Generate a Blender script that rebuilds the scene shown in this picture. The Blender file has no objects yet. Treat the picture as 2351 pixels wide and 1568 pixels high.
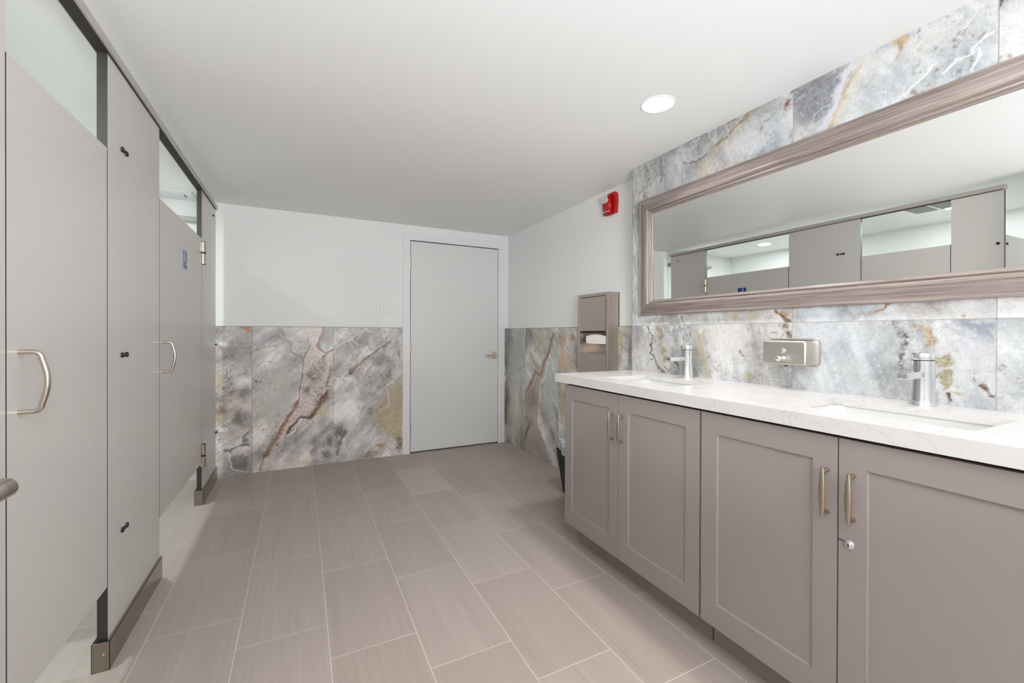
import bpy, bmesh, math, random
import numpy as np
from mathutils import Vector, Matrix

# ------------------------------------------------------------------ helpers
COL = bpy.context.scene.collection
PI = math.pi

def lin(c):
    c = c / 255.0
    return c / 12.92 if c <= 0.04045 else ((c + 0.055) / 1.055) ** 2.4

def rgb(r, g, b, a=1.0):
    return (lin(r), lin(g), lin(b), a)

class MB:
    """collects simple shapes (world coordinates) and links them as ONE mesh object"""
    def __init__(s):
        s.v = []; s.f = []; s.m = []; s.sm = []
    def add(s, verts, faces, m=0, smooth=False):
        o = len(s.v)
        s.v += [tuple(p) for p in verts]
        s.f += [tuple(i + o for i in f) for f in faces]
        s.m += [m] * len(faces); s.sm += [smooth] * len(faces)
        return s
    def box(s, x0, x1, y0, y1, z0, z1, bev=0.0, m=0, seg=2):
        bm = bmesh.new()
        bmesh.ops.create_cube(bm, size=1.0)
        for v in bm.verts:
            v.co = ((x0 + x1) / 2 + v.co.x * (x1 - x0), (y0 + y1) / 2 + v.co.y * (y1 - y0), (z0 + z1) / 2 + v.co.z * (z1 - z0))
        if bev > 0:
            bmesh.ops.bevel(bm, geom=bm.edges[:], offset=bev, segments=seg, affect='EDGES', profile=0.5)
        s.frombm(bm, m, False); return s
    def frombm(s, bm, m=0, smooth=False):
        bmesh.ops.recalc_face_normals(bm, faces=bm.faces[:])
        bm.verts.index_update()
        s.add([v.co[:] for v in bm.verts], [[v.index for v in f.verts] for f in bm.faces], m, smooth)
        bm.free()
    def cyl(s, p0, p1, r, r1=None, n=24, m=0, cap=True):
        p0 = Vector(p0); p1 = Vector(p1); r1 = r if r1 is None else r1
        d = (p1 - p0).normalized()
        a = d.orthogonal().normalized(); b = d.cross(a)
        vs = []
        for p, q in ((p0, r), (p1, r1)):
            for i in range(n):
                t = 2 * PI * i / n
                vs.append(p + a * math.cos(t) * q + b * math.sin(t) * q)
        s.add(vs, [(i, (i + 1) % n, n + (i + 1) % n, n + i) for i in range(n)], m, True)
        if cap:
            s.add(vs[:n], [tuple(range(n - 1, -1, -1))], m); s.add(vs[n:], [tuple(range(n))], m)
        return s
    def lathe(s, prof, c, ax=(0, 0, 1), n=32, m=0):
        c = Vector(c); d = Vector(ax).normalized(); a = d.orthogonal().normalized(); b = d.cross(a)
        vs = []; fs = []
        for r, h in prof:
            for i in range(n):
                t = 2 * PI * i / n
                vs.append(c + d * h + (a * math.cos(t) + b * math.sin(t)) * max(r, 1e-5))
        for k in range(len(prof) - 1):
            for i in range(n):
                j = (i + 1) % n
                fs.append((k * n + i, k * n + j, (k + 1) * n + j, (k + 1) * n + i))
        s.add(vs, fs, m, True); return s
    def tube(s, pts, r, n=12, m=0):
        pts = [Vector(p) for p in pts]; rs = r if isinstance(r, (list, tuple)) else [r] * len(pts)
        ref = None; vs = []
        for i, p in enumerate(pts):
            d = (pts[min(i + 1, len(pts) - 1)] - pts[max(i - 1, 0)]).normalized()
            if ref is None: ref = d.orthogonal().normalized()
            ref = (ref - d * ref.dot(d)).normalized(); b = d.cross(ref)
            for k in range(n):
                t = 2 * PI * k / n
                vs.append(p + (ref * math.cos(t) + b * math.sin(t)) * rs[i])
        fs = [(i * n + k, i * n + (k + 1) % n, (i + 1) * n + (k + 1) % n, (i + 1) * n + k) for i in range(len(pts) - 1) for k in range(n)]
        s.add(vs, fs, m, True)
        s.add(vs[:n], [tuple(range(n - 1, -1, -1))], m); s.add(vs[-n:], [tuple(range(n))], m)
        return s
    def ball(s, c, r, m=0, n=16, sc=(1, 1, 1)):
        prof = [(r * math.sin(PI * i / n), -r * math.cos(PI * i / n)) for i in range(n + 1)]
        o = len(s.v); s.lathe(prof, c, (0, 0, 1), n * 2, m)
        c = Vector(c)
        for i in range(o, len(s.v)):
            p = Vector(s.v[i]) - c
            s.v[i] = (c.x + p.x * sc[0], c.y + p.y * sc[1], c.z + p.z * sc[2])
        return s
    def prism(s, poly, plane, a0, a1, m=0):
        """poly: 2-D points; plane 'yz' extrudes along x, 'xz' along y, 'xy' along z"""
        def P(p, a):
            return {'yz': (a, p[0], p[1]), 'xz': (p[0], a, p[1]), 'xy': (p[0], p[1], a)}[plane]
        n = len(poly); vs = [P(p, a0) for p in poly] + [P(p, a1) for p in poly]
        bm = bmesh.new(); bv = [bm.verts.new(v) for v in vs]
        bm.faces.new(bv[:n][::-1]); bm.faces.new(bv[n:])
        for i in range(n): bm.faces.new((bv[i], bv[(i + 1) % n], bv[n + (i + 1) % n], bv[n + i]))
        s.frombm(bm, m); return s
    def build(s, name, mats, parent=None, origin=None):
        if not isinstance(mats, (list, tuple)): mats = [mats]
        if parent is not None: o = Vector(parent['_o'])
        else: o = Vector(origin if origin is not None else (0, 0, 0))
        me = bpy.data.meshes.new(name)
        me.from_pydata([tuple(Vector(v) - o) for v in s.v], [], s.f)
        for m in mats: me.materials.append(m)
        me.polygons.foreach_set('material_index', s.m)
        me.polygons.foreach_set('use_smooth', s.sm)
        me.update()
        ob = bpy.data.objects.new(name, me); COL.objects.link(ob)
        ob['_o'] = tuple(o)
        if parent is not None: ob.parent = parent
        else: ob.location = o
        return ob

def tag(o, label, cat, group=None):
    o['label'] = label; o['category'] = cat
    if group: o['group'] = group
    return o
def thing(name, origin, label, cat, group=None):
    o = bpy.data.objects.new(name, None); COL.objects.link(o)
    o.empty_display_size = 0.05; o.location = origin; o['_o'] = tuple(origin)
    return tag(o, label, cat, group)
def struct(o, label=None):
    o['kind'] = 'structure'
    if label: o['label'] = label
    return o
def dup(root, delta, label=None):
    """copy of a thing with copies of its parts and sub-parts"""
    r = root.copy(); COL.objects.link(r); r.location = Vector(root.location) + Vector(delta)
    if label: r['label'] = label
    for ch in list(root.children):
        c = ch.copy(); COL.objects.link(c); c.parent = r
        for g in list(ch.children):
            d = g.copy(); COL.objects.link(d); d.parent = c
    return r

# ------------------------------------------------------------------ node materials
class N:
    """tiny node-expression builder"""
    def __init__(s, name):
        s.mat = bpy.data.materials.new(name); s.mat.use_nodes = True
        s.t = s.mat.node_tree; s.n = s.t.nodes; s.l = s.t.links
        s.b = s.n['Principled BSDF']
    def put(s, sock, val):
        if isinstance(val, bpy.types.NodeSocket): s.l.new(val, sock)
        elif val is not None: sock.default_value = val
    def new(s, typ, **kw):
        nd = s.n.new(typ)
        for k, v in kw.items(): setattr(nd, k, v)
        return nd
    def math(s, op, a, b=None, c=None, clamp=False):
        nd = s.new('ShaderNodeMath', operation=op, use_clamp=clamp)
        s.put(nd.inputs[0], a)
        if b is not None: s.put(nd.inputs[1], b)
        if c is not None: s.put(nd.inputs[2], c)
        return nd.outputs[0]
    def pos(s):
        return s.new('ShaderNodeNewGeometry').outputs['Position']
    def obj(s):
        return s.new('ShaderNodeTexCoord').outputs['Object']
    def sep(s, v):
        nd = s.new('ShaderNodeSeparateXYZ'); s.put(nd.inputs[0], v); return nd.outputs
    def comb(s, x, y, z):
        nd = s.new('ShaderNodeCombineXYZ')
        for i, q in enumerate((x, y, z)): s.put(nd.inputs[i], q)
        return nd.outputs[0]
    def scale(s, v, sc):
        nd = s.new('ShaderNodeMapping'); s.put(nd.inputs['Vector'], v); nd.inputs['Scale'].default_value = sc
        return nd.outputs[0]
    def noise(s, v, sc=5, det=4, rough=0.55, dist=0.0):
        nd = s.new('ShaderNodeTexNoise'); s.put(nd.inputs['Vector'], v)
        nd.inputs['Scale'].default_value = sc; nd.inputs['Detail'].default_value = det
        nd.inputs['Roughness'].default_value = rough; nd.inputs['Distortion'].default_value = dist
        return nd.outputs[0]
    def ramp(s, f, stops):
        nd = s.new('ShaderNodeValToRGB'); s.put(nd.inputs[0], f)
        cr = nd.color_ramp
        while len(cr.elements) < len(stops): cr.elements.new(0.5)
        for e, (p, c) in zip(cr.elements, stops): e.position = p; e.color = c
        return nd.outputs[0]
    def mix(s, f, a, b, mode='MIX'):
        nd = s.new('ShaderNodeMix', data_type='RGBA', blend_type=mode)
        s.put(nd.inputs[0], f); s.put(nd.inputs[6], a); s.put(nd.inputs[7], b)
        return nd.outputs[2]
    def bump(s, h, strength=0.1, dist=0.002):
        nd = s.new('ShaderNodeBump'); s.put(nd.inputs['Height'], h)
        nd.inputs['Strength'].default_value = strength; nd.inputs['Distance'].default_value = dist
        s.l.new(nd.outputs[0], s.b.inputs['Normal'])
    def set(s, **kw):
        for k, v in kw.items(): s.put(s.b.inputs[k.replace('_', ' ')], v)
        return s

def paint(name, col, rough=0.6, bump=0.02, var=0.02, spec=0.5, bs=220):
    m = N(name); p = m.pos()
    n = m.noise(p, 3.0, 3)
    c2 = tuple(min(1, x * (1 - var * 2)) for x in col[:3]) + (1,)
    m.set(Base_Color=m.mix(n, col, c2), Roughness=rough, Specular_IOR_Level=spec)
    if bump: m.bump(m.noise(p, bs, 3), bump, 0.001)
    return m.mat

def metal(name, col, rough=0.25, brushed=None, streak=0.15):
    m = N(name)
    m.set(Metallic=1.0, Roughness=rough)
    if brushed:
        n = m.noise(m.scale(m.pos(), brushed), 1.0, 3)
        m.set(Base_Color=m.mix(n, tuple(x * (1 - streak) for x in col[:3]) + (1,), col))
        m.set(Roughness=m.math('MULTIPLY_ADD', n, rough * 0.5, rough * 0.75))
        m.bump(n, 0.05, 0.0005)
    else:
        n = m.noise(m.pos(), 40, 2)
        m.set(Base_Color=m.mix(n, col, tuple(x * 0.96 for x in col[:3]) + (1,)))
    return m.mat

M = {}
M['wall'] = paint('white_wall_paint', rgb(230, 231, 231), 0.55, 0.03, 0.01)
M['ceiling'] = paint('ceiling_paint', rgb(231, 232, 232), 0.5, 0.03, 0.01)
M['trim'] = paint('white_trim_paint', rgb(226, 227, 228), 0.4, 0.0, 0.005)
M['door'] = paint('white_door_paint', rgb(216, 217, 217), 0.4, 0.01, 0.005)
M['plate'] = paint('white_plastic', rgb(232, 232, 230), 0.35, 0.0, 0.0)
M['panel'] = paint('grey_laminate', rgb(205, 201, 198), 0.28, 0.015, 0.01, 0.5, 500)
M['rail'] = paint('grey_headrail', rgb(178, 171, 166), 0.3, 0.0, 0.01)
M['edge'] = paint('black_core_edge', rgb(52, 49, 47), 0.45, 0.0, 0.0)
M['black'] = paint('black_plastic', rgb(14, 14, 15), 0.4, 0.0, 0.0)
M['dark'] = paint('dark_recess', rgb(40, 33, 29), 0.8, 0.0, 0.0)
M['cab'] = paint('taupe_cabinet_paint', rgb(142, 133, 130), 0.42, 0.015, 0.01, 0.4, 400)
M['kick'] = paint('taupe_toe_kick', rgb(132, 122, 116), 0.5, 0.0, 0.01)
M['steel'] = metal('brushed_steel', rgb(192, 185, 178), 0.4, (300, 3, 300))
M['steelv'] = metal('brushed_dispenser_steel', rgb(196, 184, 174), 0.45, (60, 60, 500), 0.1)
M['shoe'] = metal('brushed_shoe_steel', rgb(166, 158, 148), 0.2, (300, 4, 300))
M['nickel'] = metal('satin_nickel', rgb(204, 192, 178), 0.26)
M['bronze'] = metal('champagne_bronze', rgb(190, 174, 156), 0.3)
M['chrome'] = metal('polished_chrome', rgb(226, 228, 232), 0.05)
M['ceramic'] = paint('white_ceramic', rgb(214, 214, 212), 0.12, 0.0, 0.0)
M['paper'] = paint('paper_towel', rgb(236, 228, 224), 0.9, 0.1, 0.02)
M['red'] = paint('red_plastic', rgb(176, 8, 14), 0.2, 0.0, 0.02)
M['signblue'] = paint('sign_blue', rgb(32, 52, 140), 0.3, 0.0, 0.0)
M['signwhite'] = paint('sign_white', rgb(236, 238, 242), 0.3, 0.0, 0.0)
M['grout'] = paint('wall_tile_grout', rgb(146, 140, 134), 0.8, 0.0, 0.02)
M['groutdark'] = paint('wainscot_grout', rgb(128, 122, 118), 0.8, 0.0, 0.02)
M['edgetrim'] = metal('tile_edge_trim', rgb(176, 176, 174), 0.35)
M['vent'] = paint('vent_grille', rgb(160, 162, 160), 0.6, 0.0, 0.0)

m = N('mirror_glass'); m.set(Metallic=1.0, Roughness=0.0)
m.set(Base_Color=m.mix(m.noise(m.pos(), 2, 1), rgb(236, 238, 236), rgb(238, 240, 238))); M['mirror'] = m.mat

m = N('clear_lens'); m.set(Base_Color=m.mix(m.noise(m.pos(), 90, 2), rgb(214, 212, 208), rgb(176, 172, 168)), Roughness=0.12); M['lens'] = m.mat
m = N('translucent_liner'); n_ = m.noise(m.pos(), 45, 4, 0.6, 1.5)
m.set(Base_Color=m.ramp(n_, [(0.3, rgb(120, 124, 130)), (0.5, rgb(206, 208, 212)), (0.7, rgb(240, 240, 242))]), Roughness=0.2, Alpha=0.86); m.bump(n_, 0.6, 0.01); M['liner'] = m.mat

def emit(name, col, st):
    m = N(name); m.set(Base_Color=col, Emission_Color=col, Emission_Strength=st); return m.mat
M['glow'] = emit('downlight_glow', (1, 1, 0.985, 1), 6.0)

# white quartz with thin wandering veins
m = N('white_quartz'); p = m.pos()
w = m.noise(p, 7, 6, 0.65, 1.2); v1 = m.math('ABSOLUTE', m.math('SUBTRACT', w, 0.5))
line = m.math('SUBTRACT', 1.0, m.math('MULTIPLY', v1, 110, clamp=True), clamp=True)
mask = m.math('MULTIPLY', m.math('SUBTRACT', m.noise(m.scale(p, (1, 1, 1)), 2.3, 2), 0.47), 9, clamp=True)
fine = m.math('ABSOLUTE', m.math('SUBTRACT', m.noise(p, 26, 5, 0.7, 2.0), 0.5))
fl = m.math('MULTIPLY', m.math('SUBTRACT', 1.0, m.math('MULTIPLY', fine, 60, clamp=True), clamp=True), m.math('MULTIPLY', m.math('SUBTRACT', m.noise(p, 3.1, 2), 0.51), 12, clamp=True))
c = m.mix(m.noise(p, 2.0, 3), rgb(212, 208, 205), rgb(203, 198, 195))
c = m.mix(m.math('MULTIPLY', m.math('MULTIPLY', line, mask), 0.6), c, rgb(150, 144, 140))
c = m.mix(m.math('MULTIPLY', fl, 0.75), c, rgb(120, 110, 104))
m.set(Base_Color=c, Roughness=0.22); M['quartz'] = m.mat

# mirror frame: taupe wood grain, horizontal (Y) and vertical (Z)
for key, sc in (('frameh', (60, 2.2, 120)), ('framev', (60, 120, 2.2))):
    m = N('weathered_wood_' + ('horizontal' if key == 'frameh' else 'vertical')); p = m.pos()
    g = m.noise(m.scale(p, sc), 1.6, 6, 0.62, 0.6); g2 = m.noise(m.scale(p, tuple(q * 2.5 for q in sc)), 2.0, 3)
    c = m.ramp(g, [(0.3, rgb(92, 79, 74)), (0.46, rgb(120, 107, 101)), (0.62, rgb(141, 130, 125)), (0.8, rgb(162, 154, 150))])
    c = m.mix(m.math('MULTIPLY', m.math('SUBTRACT', g2, 0.5), 1.6, clamp=True), c, rgb(90, 75, 69))
    m.set(Base_Color=c, Roughness=0.26, Specular_IOR_Level=0.9); m.bump(g, 0.2, 0.001); M[key] = m.mat

# porcelain floor: 0.3055 x 0.5985 planks, each row stepped by a third
m = N('porcelain_floor_tile'); p = m.pos(); sx, sy, sz = m.sep(p)
u = m.math('DIVIDE', m.math('ADD', sx, 0.515), 0.3055); k = m.math('FLOOR', u); fu = m.math('FRACT', u)
yy = m.math('DIVIDE', m.math('SUBTRACT', sy, m.math('SUBTRACT', 0.222, m.math('MULTIPLY', k, 0.1995))), 0.5985)
j = m.math('FLOOR', yy); fv = m.math('FRACT', yy)
du = m.math('MULTIPLY', m.math('MINIMUM', fu, m.math('SUBTRACT', 1, fu)), 0.3055)
dv = m.math('MULTIPLY', m.math('MINIMUM', fv, m.math('SUBTRACT', 1, fv)), 0.5985)
gr = m.math('SUBTRACT', 1.0, m.math('MULTIPLY', m.math('SUBTRACT', m.math('MINIMUM', du, dv), 0.0011), 900, clamp=True), clamp=True)
wn = m.new('ShaderNodeTexWhiteNoise', noise_dimensions='2D'); m.put(wn.inputs['Vector'], m.comb(k, j, 0.0)); rnd = wn.outputs['Value']
off = m.math('MULTIPLY', rnd, 30.0)
st = m.noise(m.comb(m.math('ADD', m.math('MULTIPLY', sx, 90), off), m.math('MULTIPLY', sy, 1.6), off), 1.0, 4, 0.6)
st2 = m.noise(m.comb(m.math('ADD', m.math('MULTIPLY', sx, 14), off), m.math('MULTIPLY', sy, 1.3), off), 1.0, 3, 0.6)
gn = m.noise(p, 260, 2)
c = m.mix(st2, rgb(154, 142, 135), rgb(177, 165, 158))
c = m.mix(m.math('MULTIPLY', m.math('SUBTRACT', st, 0.42), 2.2, clamp=True), c, m.mix(0.5, c, rgb(188, 180, 172)))
c = m.mix(m.math('MULTIPLY', gn, 0.25), c, rgb(150, 140, 132))
c = m.mix(m.math('MULTIPLY', rnd, 0.35), c, rgb(145, 132, 124))
pale_tile = m.math('MULTIPLY', m.math('COMPARE', k, 4.0, 0.1), m.math('COMPARE', m.math('FLOOR', m.math('DIVIDE', m.math('SUBTRACT', sy, 0.6), 0.5985)), 4.0, 0.1))  # mask for a single tile of paler tone
c = m.mix(m.math('MULTIPLY', pale_tile, 0.35), c, rgb(190, 184, 182))
c = m.mix(m.math('MULTIPLY', gr, 0.85), c, rgb(202, 192, 182))
m.set(Base_Color=c, Roughness=m.math('MULTIPLY_ADD', gr, 0.3, 0.42), Specular_IOR_Level=0.35)
m.bump(m.math('ADD', m.math('MULTIPLY', gr, -1.0), m.math('MULTIPLY', st, 0.12)), 0.25, 0.001); M['floor'] = m.mat

# marble-look porcelain: pattern laid down per vertex, fine grain in the shader
def marble_mat(name, rough):
    m = N(name); a = m.new('ShaderNodeAttribute', attribute_name='stone'); p = m.pos()
    g = m.noise(p, 160, 4, 0.7); g2 = m.noise(p, 55, 5, 0.7, 1.0)
    c = m.mix(m.math('MULTIPLY', m.math('SUBTRACT', g, 0.48), 2.0, clamp=True), a.outputs['Color'], rgb(112, 104, 100))
    c = m.mix(m.math('MULTIPLY', m.math('SUBTRACT', g2, 0.52), 1.6, clamp=True), c, rgb(236, 234, 232))
    m.set(Base_Color=c, Roughness=rough, Specular_IOR_Level=0.4)
    return m.mat
M['stone'] = marble_mat('marble_look_porcelain', 0.32)

# ------------------------------------------------------------------ stone pattern
def vnoise(x, y, seed):
    rs = np.random.RandomState(seed); t = rs.rand(256, 256)
    xi = np.floor(x).astype(int); yi = np.floor(y).astype(int); fx = x - xi; fy = y - yi
    fx = fx * fx * (3 - 2 * fx); fy = fy * fy * (3 - 2 * fy)
    a = t[xi % 256, yi % 256]; b = t[(xi + 1) % 256, yi % 256]; c = t[xi % 256, (yi + 1) % 256]; d = t[(xi + 1) % 256, (yi + 1) % 256]
    return (a * (1 - fx) + b * fx) * (1 - fy) + (c * (1 - fx) + d * fx) * fy
def fbm(x, y, f, o, seed, g=0.55):
    s = 0; a = 1; tot = 0
    for i in range(o):
        s = s + a * vnoise(x * f + 17.3 * i + 40, y * f + 9.1 * i + 40, seed + i); tot += a; a *= g; f *= 2.03
    return s / tot
def sst(a, b, x):
    t = np.clip((x - a) / (b - a), 0, 1); return t * t * (3 - 2 * t)
def linv(c): return np.array([lin(q) for q in c])
def pdist(u, v, pts, closed=False):
    d = np.full(u.shape, 9.0); n = len(pts)
    for i in range(n if closed else n - 1):
        ax, ay = pts[i]; bx, by = pts[(i + 1) % n]; dx, dy = bx - ax, by - ay
        t = np.clip(((u - ax) * dx + (v - ay) * dy) / (dx * dx + dy * dy + 1e-12), 0, 1)
        d = np.minimum(d, np.hypot(u - ax - t * dx, v - ay - t * dy))
    return d
def inside(u, v, pts):
    r = np.zeros(u.shape, bool); n = len(pts)
    for i in range(n):
        ax, ay = pts[i]; bx, by = pts[(i + 1) % n]
        if ay == by: continue
        r ^= ((ay > v) != (by > v)) & (u < (bx - ax) * (v - ay) / (by - ay) + ax)
    return r
def stone_colors(U, V, us, vs, base, feats, seed, gain=1.0):
    """U, V: wall coordinates in metres; us, vs: joint positions"""
    tu = np.searchsorted(np.array(us), U); tv = np.searchsorted(np.array(vs), V)
    out = np.zeros(U.shape + (3,))
    wu = (fbm(U, V, 14, 4, seed + 500) - .5) * .040; wv = (fbm(U, V, 14, 4, seed + 600) - .5) * .040
    wu += (fbm(U, V, 60, 3, seed + 700) - .5) * .012; wv += (fbm(U, V, 60, 3, seed + 800) - .5) * .012
    for a in range(len(us) + 1):
        for b in range(len(vs) + 1):
            k = (tu == a) & (tv == b)
            if not k.any(): continue
            sd = seed + a * 31 + b * 57; x = U[k]; y = V[k]; ang = 0.9 + 0.5 * math.sin(sd)
            xr = x * math.cos(ang) + y * math.sin(ang); yr = -x * math.sin(ang) + y * math.cos(ang)
            cl = fbm(xr * 1.0, yr * 2.4, 3.0, 5, sd); cl2 = fbm(x, y, 7, 5, sd + 9); hue = fbm(x, y, 3.5, 3, sd + 21)
            st = fbm(xr * .25, yr * 3.0, 22, 4, sd + 33, 0.65)
            c = np.ones(x.shape + (3,)) * np.array(base)
            c += ((cl - .5) * 80 + (cl2 - .5) * 62 + (st - .5) * 34)[:, None]
            c += (hue - .5)[:, None] * np.array([22, 2, -14])
            pk = fbm(x * 1.1, y, 16, 5, sd + 44, .7); c += ((pk - .5) * 46)[:, None]
            w = fbm(x, y, 6, 5, sd + 55, .6); r1 = 1 - sst(0, .010, np.abs(w - .5)); mk = sst(.5, .62, fbm(x, y, 4, 2, sd + 66))
            c += (r1 * mk * 24)[:, None]
            w = fbm(x, y, 9, 5, sd + 77, .6); r2 = 1 - sst(0, .008, np.abs(w - .47)); mk = sst(.5, .6, fbm(x, y, 3, 2, sd + 88))
            c -= (r2 * mk)[:, None] * np.array([30, 34, 38])
            sp = sst(.62, .70, fbm(x, y, 70, 3, sd + 99, .7)) * sst(.52, .66, fbm(x, y, 5, 3, sd + 111))
            c -= sp[:, None] * np.array([22, 36, 48])
            out[k] = c
    hi = fbm(U, V, 75, 4, seed + 900, .7); mid = fbm(U, V, 24, 4, seed + 950, .6)
    out = np.vectorize(lambda q: q)(np.clip(out, 20, 250)) if False else np.clip(out, 20, 250)
    L = out / 255.0; L = np.where(L <= .04045, L / 12.92, ((L + .055) / 1.055) ** 2.4)
    hj = (hi - .5) * 1.6; mj = (mid - .5) * 1.8
    cr = np.maximum(1 - sst(0, .035, np.abs(fbm(U, V, 26, 5, seed + 970, .65) - .5)), .8 * (1 - sst(0, .03, np.abs(fbm(U, V, 48, 4, seed + 980, .65) - .48))))
    for f in feats:
        if f[0] == 'L':
            _, w, col, al, sp, pts = f
            d = pdist(U + wu * .9, V + wv * .9, pts); m_ = 1 - sst(w * .2, w * 1.35, d * (0.95 + 1.1 * mj + .5 * hj))
        elif f[0] == 'P':
            _, w, col, al, sp, pts = f
            d = pdist(U + wu * 1.1, V + wv * 1.1, pts, True); s_ = np.where(inside(U + wu * 1.1, V + wv * 1.1, pts), 1, -1)
            m_ = sst(-w * 1.5, w * 1.5, d * s_ + w * (hj + mj))
        else:
            _, rx, ry, col, al, sp, (cx, cy) = f
            q = np.hypot((U + wu * 1.3 - cx) / rx, (V + wv * 1.3 - cy) / ry) + .55 * mj + .3 * hj; m_ = 1 - sst(.25, 1.35, q)
        if sp: m_ = m_ * (1 - sp) + sp * m_ * sst(.50, .60, hi * .65 + mid * .35 + (m_ - .6) * .18) * 1.2
        # features stop at the joint of the tile they start in
        if f[0] == 'B': cu, cv = f[6]
        else: cu = sum(p[0] for p in f[5]) / len(f[5]); cv = sum(p[1] for p in f[5]) / len(f[5])
        same = (tu == np.searchsorted(np.array(us), cu)) & (tv == np.searchsorted(np.array(vs), cv))
        m_ = np.clip(m_ * al * same, 0, 1)[..., None]
        lc = linv(col); lc = np.maximum(lc * 1.04 - lc.mean() * .04, .01)
        cv3 = lc * (0.72 + .30 * hi[..., None] + .26 * mid[..., None])
        if f[0] == 'P' and sp: cv3 = cv3 * (1 - .55 * cr[..., None]) + linv((118, 84, 62)) * .55 * cr[..., None]
        L = L * (1 - m_) + cv3 * m_
    lu = np.maximum(L.mean(-1, keepdims=True), 1e-3); mu = np.median(lu); L = (lu + (L - lu) * .92) * np.power(lu / mu, .5)
    return np.clip(L * gain, 0, .92)
def stone_panel(name, parent, plane, a0, a1, z0, z1, face, step, us, vs, base, feats, seed, gain=1.0):
    na = int(round((a1 - a0) / step)) + 1; nz = int(round((z1 - z0) / step)) + 1
    A, Z = np.meshgrid(np.linspace(a0, a1, na), np.linspace(z0, z1, nz), indexing='ij')
    C = stone_colors(A, Z, us, vs, base, feats, seed, gain)
    P = np.empty((na, nz, 3)); o = Vector(parent['_o'])
    if plane == 'y': P[..., 0] = A - o.x; P[..., 1] = face - o.y
    else: P[..., 0] = face - o.x; P[..., 1] = A - o.y
    P[..., 2] = Z - o.z
    idx = np.arange(na * nz).reshape(na, nz)
    q = np.stack([idx[:-1, :-1], idx[1:, :-1], idx[1:, 1:], idx[:-1, 1:]], -1).reshape(-1, 4)
    if plane == 'x': q = q[:, ::-1]
    me = bpy.data.meshes.new(name); me.vertices.add(na * nz); me.vertices.foreach_set('co', P.reshape(-1))
    nf = len(q); me.loops.add(nf * 4); me.loops.foreach_set('vertex_index', q.reshape(-1).astype(np.int32))
    me.polygons.add(nf); me.polygons.foreach_set('loop_start', np.arange(0, nf * 4, 4, dtype=np.int32))
    me.update(calc_edges=True); me.validate()
    at = me.color_attributes.new('stone', 'FLOAT_COLOR', 'POINT')
    rgba = np.ones((na * nz, 4)); rgba[:, :3] = C.reshape(-1, 3); at.data.foreach_set('color', rgba.reshape(-1))
    me.materials.append(M['stone'])
    ob = bpy.data.objects.new(name, me); COL.objects.link(ob); ob['_o'] = tuple(o); ob.parent = parent
    return ob

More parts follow.
